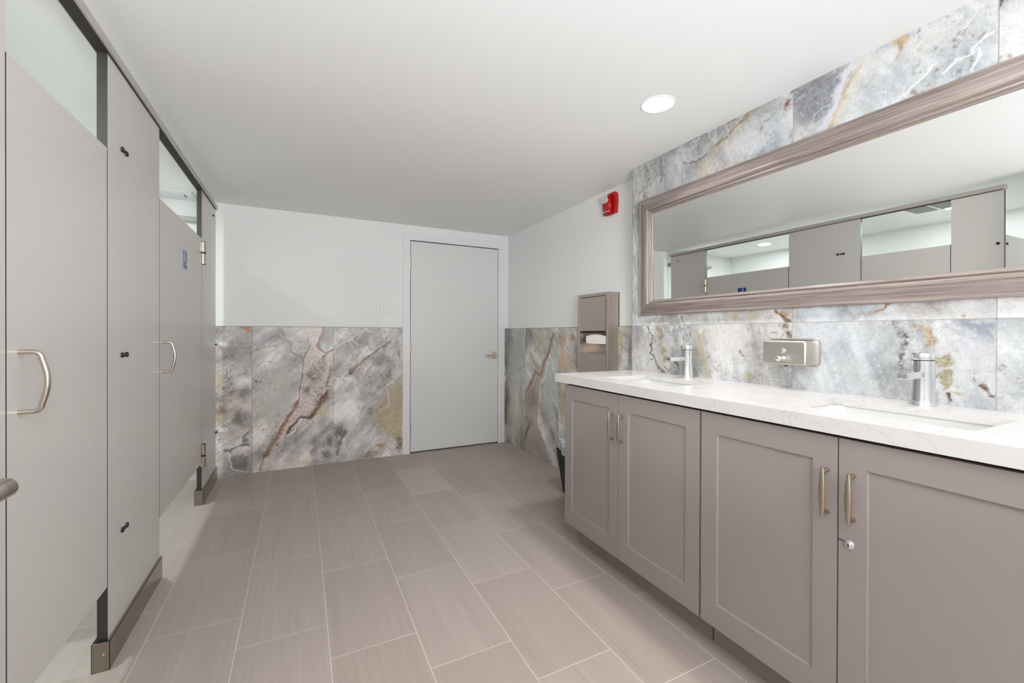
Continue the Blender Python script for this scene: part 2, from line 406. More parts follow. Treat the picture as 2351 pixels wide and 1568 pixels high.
# stone features: lines, patches and blobs, in metres on each wall
FEAT = {'back': [('B',0.069,0.097,(172,162,165),0.8,0,(-0.419,1.046)),('B',0.032,0.040,(140,118,98),0.8,0.5,(-0.568,1.167)),('P',0.008,(196,120,66),0.95,0.25,[(-0.45,1.208),(-0.346,1.209),(-0.35,1.14),(-0.399,1.156),(-0.43,1.184)]),('L',0.004,(112,110,110),0.7,0.2,[(-0.447,1.014),(-0.371,1.029),(-0.364,0.956)]),('L',0.004,(112,110,110),0.6,0.2,[(-0.468,1.152),(-0.454,1.087),(-0.419,1.071)]),('B',0.082,0.049,(228,224,222),0.7,0.2,(-0.412,0.753)),('B',0.041,0.045,(112,110,110),0.6,0.2,(-0.398,0.663)),('B',0.026,0.072,(196,178,140),0.8,0.5,(-0.575,0.785)),('B',0.016,0.039,(178,132,74),0.7,0.6,(-0.575,0.705)),('B',0.039,0.064,(196,178,140),0.9,0.4,(-0.568,0.465)),('B',0.026,0.040,(150,98,62),0.8,0.5,(-0.568,0.537)),('B',0.076,0.071,(205,192,186),0.7,0.3,(-0.488,0.587)),('B',0.048,0.072,(112,110,110),0.7,0.3,(-0.454,0.472)),('L',0.012,(84,82,82),0.7,0.3,[(-0.548,0.215),(-0.501,0.194),(-0.467,0.222),(-0.412,0.236),(-0.377,0.232)]),('B',0.028,0.048,(112,110,110),0.7,0.2,(-0.398,0.287)),('L',0.004,(228,224,222),0.9,0,[(-0.535,0.238),(-0.481,0.223),(-0.426,0.25),(-0.419,0.322),(-0.391,0.36)]),('P',0.01,(112,110,110),0.65,0.2,[(-0.501,0.161),(-0.405,0.158),(-0.363,0.087),(-0.377,0.031),(-0.474,0.037),(-0.511,0.106)]),('L',0.003,(228,224,222),0.8,0,[(-0.514,0.187),(-0.504,0.113),(-0.474,0.045),(-0.384,0.016)]),('B',0.173,0.335,(190,190,188),0.7,0,(-0.17,0.607)),('B',0.067,0.034,(196,178,140),0.35,0,(-0.155,0.901)),('B',0.042,0.141,(196,178,140),0.3,0,(-0.286,0.507)),('B',0.044,0.209,(196,178,140),0.25,0,(-0.17,0.716)),('L',0.008,(140,118,98),0.5,0.4,[(-0.229,1.094),(-0.2,1.111),(-0.17,1.128)]),('L',0.008,(112,110,110),0.4,0.3,[(-0.336,0.996),(-0.265,1.028),(-0.17,1.044)]),('L',0.004,(112,110,110),0.5,0.2,[(-0.329,0.864),(-0.279,0.904),(-0.214,0.915)]),('L',0.004,(120,105,105),0.7,0.2,[(-0.133,1.187),(-0.141,1.144),(-0.111,1.094),(-0.081,1.06),(-0.081,0.992),(-0.02,0.957)]),('B',0.053,0.068,(172,162,165),0.5,0.4,(-0.051,1.111)),('P',0.006,(205,192,186),0.85,0.15,[(0.041,1.214),(0.183,1.215),(0.135,1.067),(0.167,0.979),(0.252,0.889),(0.24,0.713),(0.2,0.61),(0.144,0.508),(0.096,0.442),(0.042,0.421),(0.003,0.424),(-0.05,0.369),(-0.103,0.306),(-0.14,0.217),(-0.199,0.123),(-0.264,0.015),(-0.3,-0.005),(-0.257,0.131),(-0.199,0.241),(-0.14,0.394),(-0.058,0.489),(-0.012,0.606),(0.007,0.725),(0.018,0.87),(0.041,0.964),(0.072,1.041)]),('B',0.087,0.13,(140,118,98),0.85,0.75,(0.104,0.789)),('B',0.046,0.069,(140,118,98),0.8,0.75,(0.057,0.653)),('B',0.057,0.086,(140,118,98),0.7,0.8,(0.175,0.865)),('L',0.003,(228,224,222),0.9,0,[(0.018,0.853),(-0.001,0.708),(-0.043,0.531),(-0.095,0.475),(-0.14,0.42),(-0.177,0.322)]),('L',0.004,(105,66,42),0.9,0.15,[(0.06,1.102),(0.071,1.037),(0.033,0.964),(0.018,0.853),(0.004,0.716),(-0.016,0.58)]),('L',0.022,(150,98,62),0.85,0.35,[(-0.02,0.563),(-0.058,0.489),(-0.103,0.433),(-0.14,0.352),(-0.177,0.263),(-0.221,0.201),(-0.242,0.154)]),('L',0.01,(196,178,140),0.8,0.3,[(-0.043,0.454),(-0.103,0.383),(-0.14,0.319)]),('L',0.01,(150,98,62),0.9,0.3,[(0.183,1.198),(0.159,1.11),(0.135,1.058),(0.143,1.006),(0.175,0.979)]),('L',0.012,(150,98,62),0.9,0.3,[(0.256,1.009),(0.207,0.97),(0.183,0.935)]),('L',0.015,(150,98,62),0.8,0.5,[(0.248,0.863),(0.224,0.749),(0.208,0.68)]),('L',0.03,(150,98,62),0.92,0.3,[(0.208,0.627),(0.184,0.558),(0.136,0.509),(0.108,0.45),(0.073,0.418)]),('L',0.012,(105,66,42),0.9,0.2,[(0.2,0.627),(0.16,0.542),(0.096,0.434),(0.057,0.415),(0.011,0.428),(-0.027,0.393),(-0.08,0.347),(-0.103,0.306)]),('L',0.005,(228,224,222),0.9,0.1,[(0.042,0.408),(-0.004,0.374),(-0.05,0.318),(-0.103,0.281)]),('L',0.004,(112,110,110),0.7,0.2,[(0.034,0.396),(-0.02,0.349),(-0.042,0.3)]),('B',0.072,0.069,(196,178,140),0.5,0.2,(0.176,0.471)),('B',0.080,0.061,(112,110,110),0.55,0.35,(0.12,0.197)),('B',0.033,0.052,(84,82,82),0.7,0.4,(0.232,0.184)),('B',0.047,0.060,(140,118,98),0.8,0.6,(0.105,0.111)),('B',0.049,0.061,(84,82,82),0.6,0.6,(0.208,0.072)),('B',0.053,0.051,(140,118,98),0.6,0.6,(-0.057,0.14)),('B',0.086,0.043,(196,178,140),0.6,0.1,(0.027,0.035)),('B',0.115,0.051,(205,192,186),0.6,0.1,(-0.08,0.024)),('L',0.008,(112,110,110),0.7,0.3,[(-0.25,0.146),(-0.285,0.076),(-0.303,0.013)]),('B',0.041,0.096,(150,155,155),0.6,0.1,(0.215,1.11)),('B',0.228,0.128,(150,152,152),0.7,0.2,(0.472,1.07)),('B',0.066,0.048,(112,110,110),0.5,0.4,(0.49,1.069)),('L',0.003,(228,224,222),0.6,0.1,[(0.272,1.147),(0.389,1.089),(0.435,0.972)]),('L',0.003,(228,224,222),0.6,0.1,[(0.352,1.196),(0.425,1.07),(0.49,1.03)]),('L',0.003,(228,224,222),0.6,0.1,[(0.398,1.128),(0.537,1.178),(0.623,1.129)]),('L',0.003,(228,224,222),0.6,0.1,[(0.29,1.032),(0.38,1.07),(0.49,1.138)]),('L',0.003,(228,224,222),0.6,0.1,[(0.444,0.952),(0.462,1.079),(0.528,1.188)]),('L',0.01,(140,118,98),0.85,0.25,[(0.353,0.76),(0.408,0.797),(0.491,0.882),(0.566,0.935),(0.672,1.008),(0.745,1.073)]),('B',0.054,0.049,(140,118,98),0.9,0.4,(0.417,0.806)),('B',0.027,0.020,(105,66,42),0.7,0.5,(0.398,0.783)),('B',0.116,0.060,(112,110,110),0.4,0.2,(0.643,0.908)),('B',0.139,0.195,(228,224,222),0.6,0.15,(0.39,0.447)),('L',0.005,(228,224,222),0.8,0.1,[(0.263,0.754),(0.362,0.74),(0.435,0.718),(0.454,0.638),(0.353,0.605)]),('B',0.054,0.049,(172,172,172),0.7,0.1,(0.399,0.651)),('P',0.03,(188,172,136),0.85,0.15,[(0.871,0.759),(0.781,0.671),(0.643,0.507),(0.605,0.38),(0.654,0.245),(0.722,0.188),(0.873,0.1)]),('L',0.003,(225,210,190),0.9,0,[(0.801,0.731),(0.721,0.654),(0.605,0.55),(0.519,0.457)]),('L',0.005,(140,118,98),0.5,0.3,[(0.643,0.577),(0.538,0.485),(0.482,0.39)]),('L',0.004,(228,224,222),0.6,0.1,[(0.663,0.446),(0.741,0.47),(0.721,0.623)]),('B',0.053,0.058,(84,82,82),0.7,0.2,(0.318,0.279)),('L',0.02,(84,82,82),0.6,0.2,[(0.291,0.079),(0.318,0.182),(0.363,0.274)]),('B',0.036,0.114,(112,110,110),0.5,0.1,(0.282,0.205)),('B',0.048,0.024,(178,132,74),0.95,0.3,(0.654,0.105)),('B',0.051,0.093,(140,118,98),0.9,0.65,(0.842,0.104)),('B',0.086,0.039,(140,118,98),0.8,0.7,(0.587,0.043)),('B',0.036,0.061,(140,118,98),0.8,0.6,(0.84,0.965)),('B',0.084,0.059,(205,192,186),0.5,0.1,(0.52,0.189)),('B',0.060,0.041,(200,202,204),0.6,0.1,(0.821,0.781))],'right': [('B',0.214,0.454,(166,170,168),0.8,0,(3.859,0.878)),('B',0.169,0.340,(190,176,164),0.6,0.2,(3.88,0.306)),('B',0.065,0.104,(120,124,124),0.6,0.2,(4.015,1.127)),('B',0.069,0.221,(150,140,130),0.5,0.2,(3.734,0.376)),('P',0.006,(176,160,148),0.85,0.2,[(3.139,1.152),(3.193,0.975),(3.267,0.783),(3.365,0.692),(3.394,0.474),(3.393,0.309),(3.322,0.192),(3.243,0.031),(3.401,-0.011),(3.673,-0.002),(3.685,0.121),(3.64,0.294),(3.676,0.451),(3.654,0.607),(3.554,0.694),(3.437,0.788),(3.307,0.92),(3.231,1.033)]),('B',0.145,0.158,(140,118,98),0.8,0.75,(3.509,0.529)),('B',0.085,0.086,(140,118,98),0.8,0.75,(3.573,0.307)),('L',0.015,(150,98,62),0.9,0.3,[(3.139,1.142),(3.212,0.984),(3.297,0.9),(3.326,0.808),(3.406,0.77),(3.468,0.786),(3.554,0.662),(3.642,0.565),(3.659,0.432)]),('L',0.015,(105,66,42),0.9,0.3,[(3.584,0.251),(3.658,0.149),(3.696,0.053),(3.657,0.008)]),('L',0.005,(228,224,222),0.8,0,[(3.193,0.975),(3.249,0.874),(3.277,0.772),(3.355,0.693),(3.388,0.495),(3.382,0.291)]),('L',0.005,(140,118,98),0.8,0.3,[(3.362,0.193),(3.282,0.15),(3.253,0.038)]),('B',0.106,0.106,(140,118,98),0.6,0.6,(3.535,1.109)),('B',0.044,0.119,(112,110,110),0.6,0.3,(3.634,1.075)),('B',0.115,0.111,(196,178,140),0.5,0.3,(3.328,1.081)),('B',0.108,0.255,(164,174,176),0.8,0.05,(3.209,0.62)),('B',0.070,0.056,(205,192,186),0.7,0.2,(3.134,0.359)),('B',0.110,0.147,(205,192,186),0.8,0.3,(2.933,1.042)),('B',0.046,0.026,(178,132,74),0.95,0.35,(2.853,1.107)),('B',0.066,0.112,(178,132,74),0.7,0.6,(2.999,1.086)),('B',0.127,0.110,(190,164,128),0.85,0.2,(2.965,0.92)),('B',0.066,0.244,(188,160,130),0.7,0.2,(3.013,0.599)),('B',0.043,0.066,(112,110,110),0.4,0.3,(3.063,0.354)),('B',0.024,0.060,(168,158,118),0.8,0.35,(2.263,1.113)),('B',0.021,0.014,(168,158,118),0.7,0.4,(2.224,1.166)),('B',0.016,0.103,(140,118,98),0.7,0.25,(2.186,1.032)),('B',0.038,0.055,(205,207,207),0.7,0.1,(2.24,0.973))],'van': [('B',0.050,0.054,(170,176,176),0.4,0.1,(1.992,1.168)),('P',0.004,(205,205,196),0.6,0.1,[(1.863,1.189),(1.8,1.189),(1.755,1.079),(1.75,1.021),(1.766,0.936),(1.799,0.95),(1.856,1.015),(1.863,1.076)]),('L',0.006,(84,82,82),0.85,0.35,[(1.896,1.194),(1.893,1.155),(1.869,1.133),(1.877,1.084),(1.865,1.063),(1.889,1.036)]),('L',0.006,(120,106,84),0.9,0.3,[(1.889,1.036),(1.862,1.011),(1.833,0.969),(1.799,0.942),(1.776,0.931)]),('L',0.004,(90,84,70),0.9,0.2,[(1.771,0.957),(1.749,0.933)]),('B',0.021,0.026,(178,160,122),0.95,0.1,(1.828,1.176)),('B',0.014,0.029,(178,160,122),0.95,0.1,(1.808,1.142)),('B',0.019,0.022,(175,160,122),0.95,0.1,(1.782,1.057)),('B',0.018,0.033,(178,160,122),0.95,0.1,(1.77,1.003)),('B',0.024,0.009,(168,158,118),0.9,0.3,(1.739,0.946)),('B',0.036,0.020,(140,150,154),0.7,0.2,(1.698,1.175)),('L',0.012,(150,158,162),0.5,0.2,[(1.756,1.188),(1.745,1.159),(1.713,1.146),(1.672,1.147)]),('L',0.006,(100,92,74),0.9,0.2,[(1.692,0.995),(1.676,0.976),(1.668,0.96)]),('B',0.030,0.033,(150,156,158),0.5,0.2,(1.692,1.118)),('B',0.094,0.022,(150,154,152),0.5,0.25,(1.84,1.228)),('L',0.03,(190,180,145),0.8,0.25,[(1.532,1.128),(1.523,1.055),(1.507,0.999),(1.491,0.947)]),('L',0.02,(172,168,150),0.5,0.2,[(1.546,1.174),(1.555,1.116)]),('L',0.012,(150,152,140),0.4,0.3,[(1.474,1.035),(1.465,0.998)]),('B',0.090,0.109,(222,218,208),0.6,0.05,(1.395,1.104)),('B',0.018,0.020,(190,178,140),0.8,0.4,(1.267,0.963)),('B',0.027,0.013,(190,182,150),0.6,0.3,(1.211,0.945)),('L',0.004,(130,115,90),0.9,0.2,[(1.314,1.066),(1.305,1.054),(1.292,1.046)]),('B',0.027,0.025,(200,175,130),0.8,0.45,(1.348,1.219)),('B',0.042,0.031,(190,180,150),0.6,0.4,(1.244,1.233)),('B',0.030,0.019,(188,150,96),0.9,0.35,(1.105,1.241)),('L',0.007,(140,90,46),0.95,0.2,[(1.146,1.249),(1.126,1.235),(1.101,1.223),(1.086,1.215),(1.077,1.2)]),('L',0.02,(140,125,88),0.85,0.55,[(1.101,1.193),(1.095,1.168),(1.092,1.152)]),('L',0.006,(80,66,50),0.95,0.3,[(1.092,1.149),(1.076,1.141)]),('B',0.028,0.024,(170,176,176),0.5,0.2,(1.642,1.227)),('L',0.006,(112,110,110),0.7,0.5,[(1.657,1.243),(1.65,1.207)]),('B',0.045,0.036,(160,166,166),0.5,0.2,(1.128,0.979)),('B',0.103,0.062,(214,220,228),0.6,0.05,(0.971,1.143)),('B',0.080,0.056,(196,202,206),0.5,0.1,(0.923,1.017)),('L',0.014,(112,106,96),0.85,0.6,[(0.726,1.198),(0.721,1.158),(0.701,1.135),(0.706,1.104),(0.7,1.067),(0.715,1.033),(0.699,1.03)]),('P',0.003,(196,172,136),0.95,0.08,[(0.69,1.197),(0.665,1.192),(0.64,1.182),(0.625,1.146),(0.628,1.118),(0.641,1.112),(0.652,1.13),(0.648,1.142),(0.665,1.17),(0.683,1.178)]),('P',0.003,(176,166,130),0.95,0.08,[(0.626,1.069),(0.599,1.088),(0.587,1.073),(0.601,1.041),(0.622,1.055)]),('P',0.003,(176,166,130),0.95,0.08,[(0.604,1.037),(0.584,1.035),(0.583,1.004),(0.595,0.98),(0.604,0.967),(0.613,1.001),(0.616,1.013)]),('B',0.021,0.010,(180,168,130),0.9,0.1,(0.573,0.954)),('L',0.006,(110,72,44),0.9,0.3,[(0.595,0.956),(0.581,0.935)]),('B',0.011,0.022,(140,134,116),0.8,0.6,(0.621,0.949)),('B',0.016,0.011,(150,150,140),0.6,0.6,(0.576,0.978)),('L',0.018,(140,150,168),0.85,0.1,[(0.571,1.196),(0.552,1.176),(0.529,1.167),(0.503,1.17),(0.491,1.179)]),('B',0.028,0.022,(150,160,176),0.8,0.1,(0.516,1.176)),('L',0.01,(170,178,190),0.7,0.1,[(0.599,1.181),(0.571,1.154),(0.544,1.143),(0.503,1.139)]),('B',0.039,0.049,(198,206,220),0.5,0.1,(0.544,1.102)),('B',0.005,0.010,(150,105,66),0.95,0.4,(0.529,1.021)),('L',0.008,(116,78,50),0.95,0.25,[(0.517,1.003),(0.507,0.994),(0.49,0.967)]),('B',0.025,0.028,(196,202,210),0.5,0.1,(0.518,1.047)),('L',0.007,(180,140,96),0.9,0.35,[(0.743,1.255),(0.764,1.239),(0.799,1.232)]),('L',0.008,(180,172,168),0.7,0.2,[(0.867,1.213),(0.837,1.229),(0.792,1.232)]),('B',0.042,0.020,(190,180,176),0.5,0.1,(0.674,1.231)),('B',0.058,0.030,(180,196,222),0.4,0.05,(1.012,1.232)),('B',0.014,0.014,(160,166,172),0.5,0.3,(0.449,0.986)),('P',0.02,(150,157,170),0.85,0.05,[(1.079,2.179),(0.874,2.188),(0.887,2.134),(0.911,2.093),(0.928,2.043),(0.978,2.007),(1.034,2.012),(1.079,2.073)]),('L',0.004,(200,206,220),0.7,0.1,[(0.996,2.032),(0.967,2.046),(0.931,2.053)]),('L',0.004,(200,206,220),0.7,0.1,[(0.931,2.088),(0.918,2.104)]),('L',0.004,(200,206,220),0.7,0.1,[(0.914,2.149),(0.901,2.157),(0.887,2.157)]),('L',0.004,(200,206,220),0.7,0.1,[(1.015,1.983),(0.967,2.002),(0.935,2.015)]),('L',0.004,(200,206,220),0.7,0.1,[(1.055,2.125),(1.039,2.134)]),('L',0.016,(212,216,232),0.95,0,[(0.861,2.169),(0.881,2.146),(0.901,2.103),(0.914,2.056),(0.922,2.025),(0.952,2.004),(0.963,1.969)]),('L',0.01,(208,168,124),0.85,0.4,[(0.845,2.138),(0.871,2.114),(0.887,2.081),(0.897,2.055),(0.924,2.006),(0.945,1.957)]),('L',0.03,(220,214,198),0.6,0.2,[(0.823,2.159),(0.848,2.098),(0.887,2.043),(0.92,1.982)]),('P',0.006,(204,176,140),0.9,0.3,[(0.741,2.181),(0.689,2.18),(0.697,2.127),(0.715,2.111),(0.729,2.115),(0.739,2.152)]),('B',0.073,0.049,(216,214,206),0.7,0.1,(0.658,2.114)),('L',0.004,(240,242,246),0.8,0,[(0.615,2.004),(0.587,2.017),(0.551,2.024),(0.538,2.044),(0.492,2.064)]),('L',0.004,(240,242,246),0.8,0,[(0.544,1.968),(0.54,2.011),(0.533,2.029)]),('L',0.004,(240,242,246),0.8,0,[(0.562,2.103),(0.54,2.135),(0.519,2.154)]),('L',0.004,(240,242,246),0.8,0,[(0.723,1.963),(0.683,2.0),(0.64,2.037)]),('B',0.038,0.028,(190,196,202),0.5,0.1,(0.54,2.126)),('B',0.012,0.014,(170,150,126),0.8,0.6,(0.467,1.978)),('B',0.006,0.010,(160,140,110),0.8,0.6,(0.483,1.972)),('B',0.027,0.058,(214,220,232),0.6,0,(0.467,2.057)),('L',0.006,(80,66,54),0.9,0.3,[(0.481,2.14),(0.484,2.124)]),('B',0.127,0.053,(156,160,164),0.8,0.3,(1.471,2.167)),('B',0.045,0.028,(150,154,158),0.7,0.3,(1.608,2.167)),('L',0.004,(216,218,222),0.7,0.1,[(1.498,2.223),(1.477,2.142),(1.441,2.109)]),('L',0.004,(216,218,222),0.7,0.1,[(1.541,2.205),(1.498,2.169),(1.451,2.176)]),('L',0.004,(216,218,222),0.7,0.1,[(1.396,2.178),(1.367,2.131),(1.382,2.111)]),('L',0.004,(216,218,222),0.7,0.1,[(1.608,2.163),(1.552,2.163),(1.519,2.205)]),('L',0.004,(216,218,222),0.7,0.1,[(1.637,2.093),(1.573,2.065),(1.497,2.069)]),('L',0.004,(216,218,222),0.7,0.1,[(1.416,2.204),(1.446,2.174),(1.466,2.111)]),('L',0.009,(150,138,112),0.85,0.3,[(1.264,2.173),(1.303,2.154),(1.335,2.139),(1.372,2.112),(1.406,2.1),(1.435,2.09),(1.471,2.05)]),('L',0.012,(206,186,156),0.8,0.35,[(1.259,2.159),(1.358,2.11),(1.425,2.068),(1.466,2.053),(1.471,2.014),(1.529,1.998),(1.545,1.958)]),('B',0.058,0.046,(222,214,190),0.8,0.3,(1.518,1.995)),('L',0.006,(130,125,115),0.7,0.2,[(1.637,2.078),(1.562,2.051),(1.497,2.06)]),('B',0.022,0.029,(150,100,70),0.85,0.75,(1.1,2.127)),('B',0.014,0.014,(90,70,56),0.9,0.6,(1.082,2.167)),('B',0.066,0.035,(176,180,178),0.6,0.2,(1.177,2.144)),('B',0.121,0.060,(216,220,226),0.6,0,(1.259,2.036)),('L',0.01,(140,142,138),0.85,0.3,[(1.804,2.169),(1.814,2.106),(1.81,2.023)]),('B',0.030,0.030,(150,156,164),0.7,0.2,(1.704,2.157)),('B',0.040,0.084,(170,172,168),0.6,0.2,(1.855,2.121)),('B',0.050,0.075,(212,216,224),0.6,0,(1.729,2.077))]}
WV, WS, WC, WF, EXPO = 4.2, 14.0, 3.5, 76.0, 0.55
TONE = ((.25, .25), (.5, .47), (.8, .64), (1.2, .78), (2.0, .90))
# ------------------------------------------------------------------ room shell
H = 2.179; D = 4.063; R = 1.976; RT = 1.855; XL = -1.85; YF = -0.10; ZW = 1.199; XP = -0.5895
def sbox(name, mat, *a, **k): return struct(MB().box(*a, **k).build(name, mat))
sbox('floor', M['floor'], XL - .1, 2.2, -1.75, D + .15, -.06, 0)
sbox('ceiling', M['ceiling'], XL - .1, 2.2, -1.75, D + .15, H, H + .06)
wl = sbox('wall_left', M['wall'], XL - .1, XL, -1.75, D + .15, 0, H)
wb = MB()
wb.box(XL - .1, .932, D, D + .15, 0, H).box(1.858, 2.2, D, D + .15, 0, H).box(.932, 1.858, D, D + .15, 2.036, H)
wb = struct(wb.build('wall_back', M['wall']))
wr = sbox('wall_right', M['wall'], R, 2.2, 2.02, D, 0, H)
wv = sbox('wall_right_vanity', M['wall'], RT + .008, 2.2, YF - .12, 2.038, 0, H)
sbox('wall_front', M['wall'], XL, -.46, YF - .12, YF, 0, H)
hw = MB(); hw.box(XL, 2.2, -1.75, -1.65, 0, H)
struct(hw.build('wall_entry', M['wall']))

# stone tile wainscots and the tiled vanity wall
BJ = [-1.574, -.964, -.354, .26]; TZ = .008
stone_panel('tile_wainscot', wb, 'y', XL, .870, 0, ZW, D - TZ, .0036, BJ, [], (190, 184, 181), FEAT['back'], 11, 1.1)
stone_panel('tile_strip', wb, 'y', 1.930, R, 0, ZW, D - TZ, .0036, [], [], (150, 146, 142), [('L', .008, (110, 80, 56), .8, .5, [(1.95, 1.05), (1.96, .6), (1.945, .2)])], 77)
g = MB()
for x in BJ: g.box(x - .0013, x + .0013, D - TZ - .0004, D - TZ + .002, 0, ZW)
g.box(XL, .870, D - TZ - .0006, D, ZW - .0005, ZW + .003).box(1.93, R, D - TZ - .0006, D, ZW - .0005, ZW + .003)
g.build('tile_joints', M['groutdark'], wb)
MB().box(.868, .8705, D - TZ - .001, D, 0, ZW).build('tile_edge', M['groutdark'], wb)
RJ = [2.455, 3.06, 3.653]
stone_panel('tile_wainscot', wr, 'x', 2.04, D, 0, ZW, R - TZ, .004, RJ, [], (172, 172, 168), FEAT['right'], 23, 1.08)
g = MB()
for y in RJ: g.box(R - TZ - .0004, R - TZ + .002, y - .0013, y + .0013, 0, ZW)
g.box(R - TZ - .0006, R, 2.04, D, ZW - .0005, ZW + .003); g.build('tile_joints', M['groutdark'], wr)
VJ = [-.1, .487, 1.0745, 1.661]
stone_panel('stone_tiles', wv, 'x', YF, 2.039, .86, H, RT, .0036, VJ, [ZW], (196, 199, 201), FEAT['van'], 41, .76)
g = MB()
for y in VJ[1:]: g.box(RT - .0004, RT + .002, y - .0012, y + .0012, .86, H)
g.box(RT - .0004, RT + .002, YF, 2.039, ZW - .0012, ZW + .0012); g.build('tile_joints', M['grout'], wv)
MB().box(RT - .0012, RT + .012, 2.038, 2.0405, 0, H).build('edge_trim', M['edgetrim'], wv)
MB().box(RT, RT + .008, YF, 2.038, 0, .86).build('lower_wall', M['wall'], wv)

# back door, casing, lever
c = MB(); y0 = D - .016
c.prism([(.866, 0), (.934, 0), (.934, 2.036), (1.857, 2.036), (1.857, 0), (1.930, 0), (1.930, 2.106), (.866, 2.106)], 'xz', y0, D)
struct(c.build('trim_1', M['trim']))
dr = MB().box(.9415, 1.854, D - .006, D + .036, .012, 2.029, .0015).build('door_1', M['door'], origin=(.944, D, 0)); struct(dr)
MB().box(.932, 1.858, D + .05, D + .07, 0, 2.036).box(.932, .936, D, D + .05, 0, 2.036).box(1.856, 1.858, D, D + .05, 0, 2.036).box(.932, 1.858, D, D + .05, 2.032, 2.036).build('door_jamb', M['dark'], dr)  # jamb and backing coloured dark as the shade inside the door gap
for z0, z1 in ((1.762, 1.868), (.968, 1.074), (.169, .275)):
    h = MB(); n = 5
    for i in range(n):
        a = z0 + (z1 - z0) * i / n; h.cyl((.9385, D - .012, a + .0008), (.9385, D - .012, a + (z1 - z0) / n - .0008), .0065, n=14)
    h.build('hinge', M['steel'], dr)
lv = MB().box(1.769, 1.837, D - .016, D - .006, .890, .958, .003)
lv.cyl((1.803, D - .016, .924), (1.803, D - .058, .924), .011)
lv.box(1.700, 1.812, D - .068, D - .052, .914, .934, .003)
lv.cyl((1.823, D - .019, .945), (1.823, D - .016, .945), .005)
lv.build('door_lever', M['nickel'], dr)

# entrance door leaf standing open beside the camera
d2 = struct(MB().box(-.44, -.40, -.09, .785, .012, 2.04, .002).build('door_2', M['door'], origin=(-.42, -.09, 0)))
lv = MB().box(-.400, -.391, .687, .757, .920, .990, .003)
lv.cyl((-.392, .742, .955), (-.330, .742, .955), .011)
lv.tube([(-.327, .752, .957), (-.327, .748, .957), (-.327, .70, .957), (-.327, .64, .957), (-.328, .615, .957)], [.009, .0125, .012, .011, .008], 16)
lv.build('door_lever', M['nickel'], d2)

# ------------------------------------------------------------------ toilet stalls
PT = .028; XB = XP - PT
def slab(mb, y0, y1, z0, z1, x0=XB, x1=XP):
    """laminate faces with black core edges"""
    mb.add([(x1, y0, z0), (x1, y1, z0), (x1, y1, z1), (x1, y0, z1)], [(0, 1, 2, 3)], 0)
    mb.add([(x0, y0, z0), (x0, y1, z0), (x0, y1, z1), (x0, y0, z1)], [(3, 2, 1, 0)], 0)
    mb.add([(x0, y0, z0), (x1, y0, z0), (x1, y0, z1), (x0, y0, z1)], [(0, 1, 2, 3)], 1)
    mb.add([(x0, y1, z0), (x1, y1, z0), (x1, y1, z1), (x0, y1, z1)], [(3, 2, 1, 0)], 1)
    mb.add([(x0, y0, z1), (x1, y0, z1), (x1, y1, z1), (x0, y1, z1)], [(0, 1, 2, 3)], 1)
    mb.add([(x0, y0, z0), (x1, y0, z0), (x1, y1, z0), (x0, y1, z0)], [(3, 2, 1, 0)], 1)
    return mb
PM = [M['panel'], M['edge']]
def pilaster(y0, y1, label, caps):
    t = thing('stall_pilaster', (XP - PT / 2, (y0 + y1) / 2, 0), label, 'pilaster', 'grey stall pilasters')
    slab(MB(), y0, y1, .004, 2.0995).build('panel', PM, t)
    s = MB(); a0, a1 = y0 - .016, y1 + .004; xf = XP + .010; xk = XB - .010
    s.box(xf - .0015, xf, a0, a1, 0, .100).box(xk, xk + .0015, a0, a1, 0, .100)
    s.box(xk, xf, a0, a0 + .0015, 0, .100).box(xk, xf, a1 - .0015, a1, 0, .100)
    s.box(XP + .0002, xf, a0, a1, .0985, .100)
    sh = s.build('shoe', M['shoe'], t)
    MB().cyl((XP - .006, a0 - .0015, .058), (XP - .006, a0, .058), .0035, n=12).build('screw', M['chrome'], sh)
    for (y, z, r) in caps:
        MB().lathe([(0, .007), (r * .8, .007), (r, .005), (r, 0)], (XP, y, z), (1, 0, 0), 20).build('bolt_cap', M['black'], t)
    return t
tri = lambda z: [(2.040, z, .0095), (2.060, z, .0065), (2.084, z, .0095)]
pilaster(3.460, 3.980, 'narrow grey stall pilaster beside the back wall, single bolt cap near the top', [(3.865, 2.030, .008)])
pilaster(1.914, 2.506, 'wide grey pilaster between the two stall doors, with clustered black bolt caps', tri(1.822) + tri(1.066) + tri(.421))
pilaster(1.090, 1.352, 'grey end pilaster at the left frame edge, before the nearer stall door', [(1.117, 1.740, .009), (1.117, 1.06, .009), (1.117, .42, .009)])

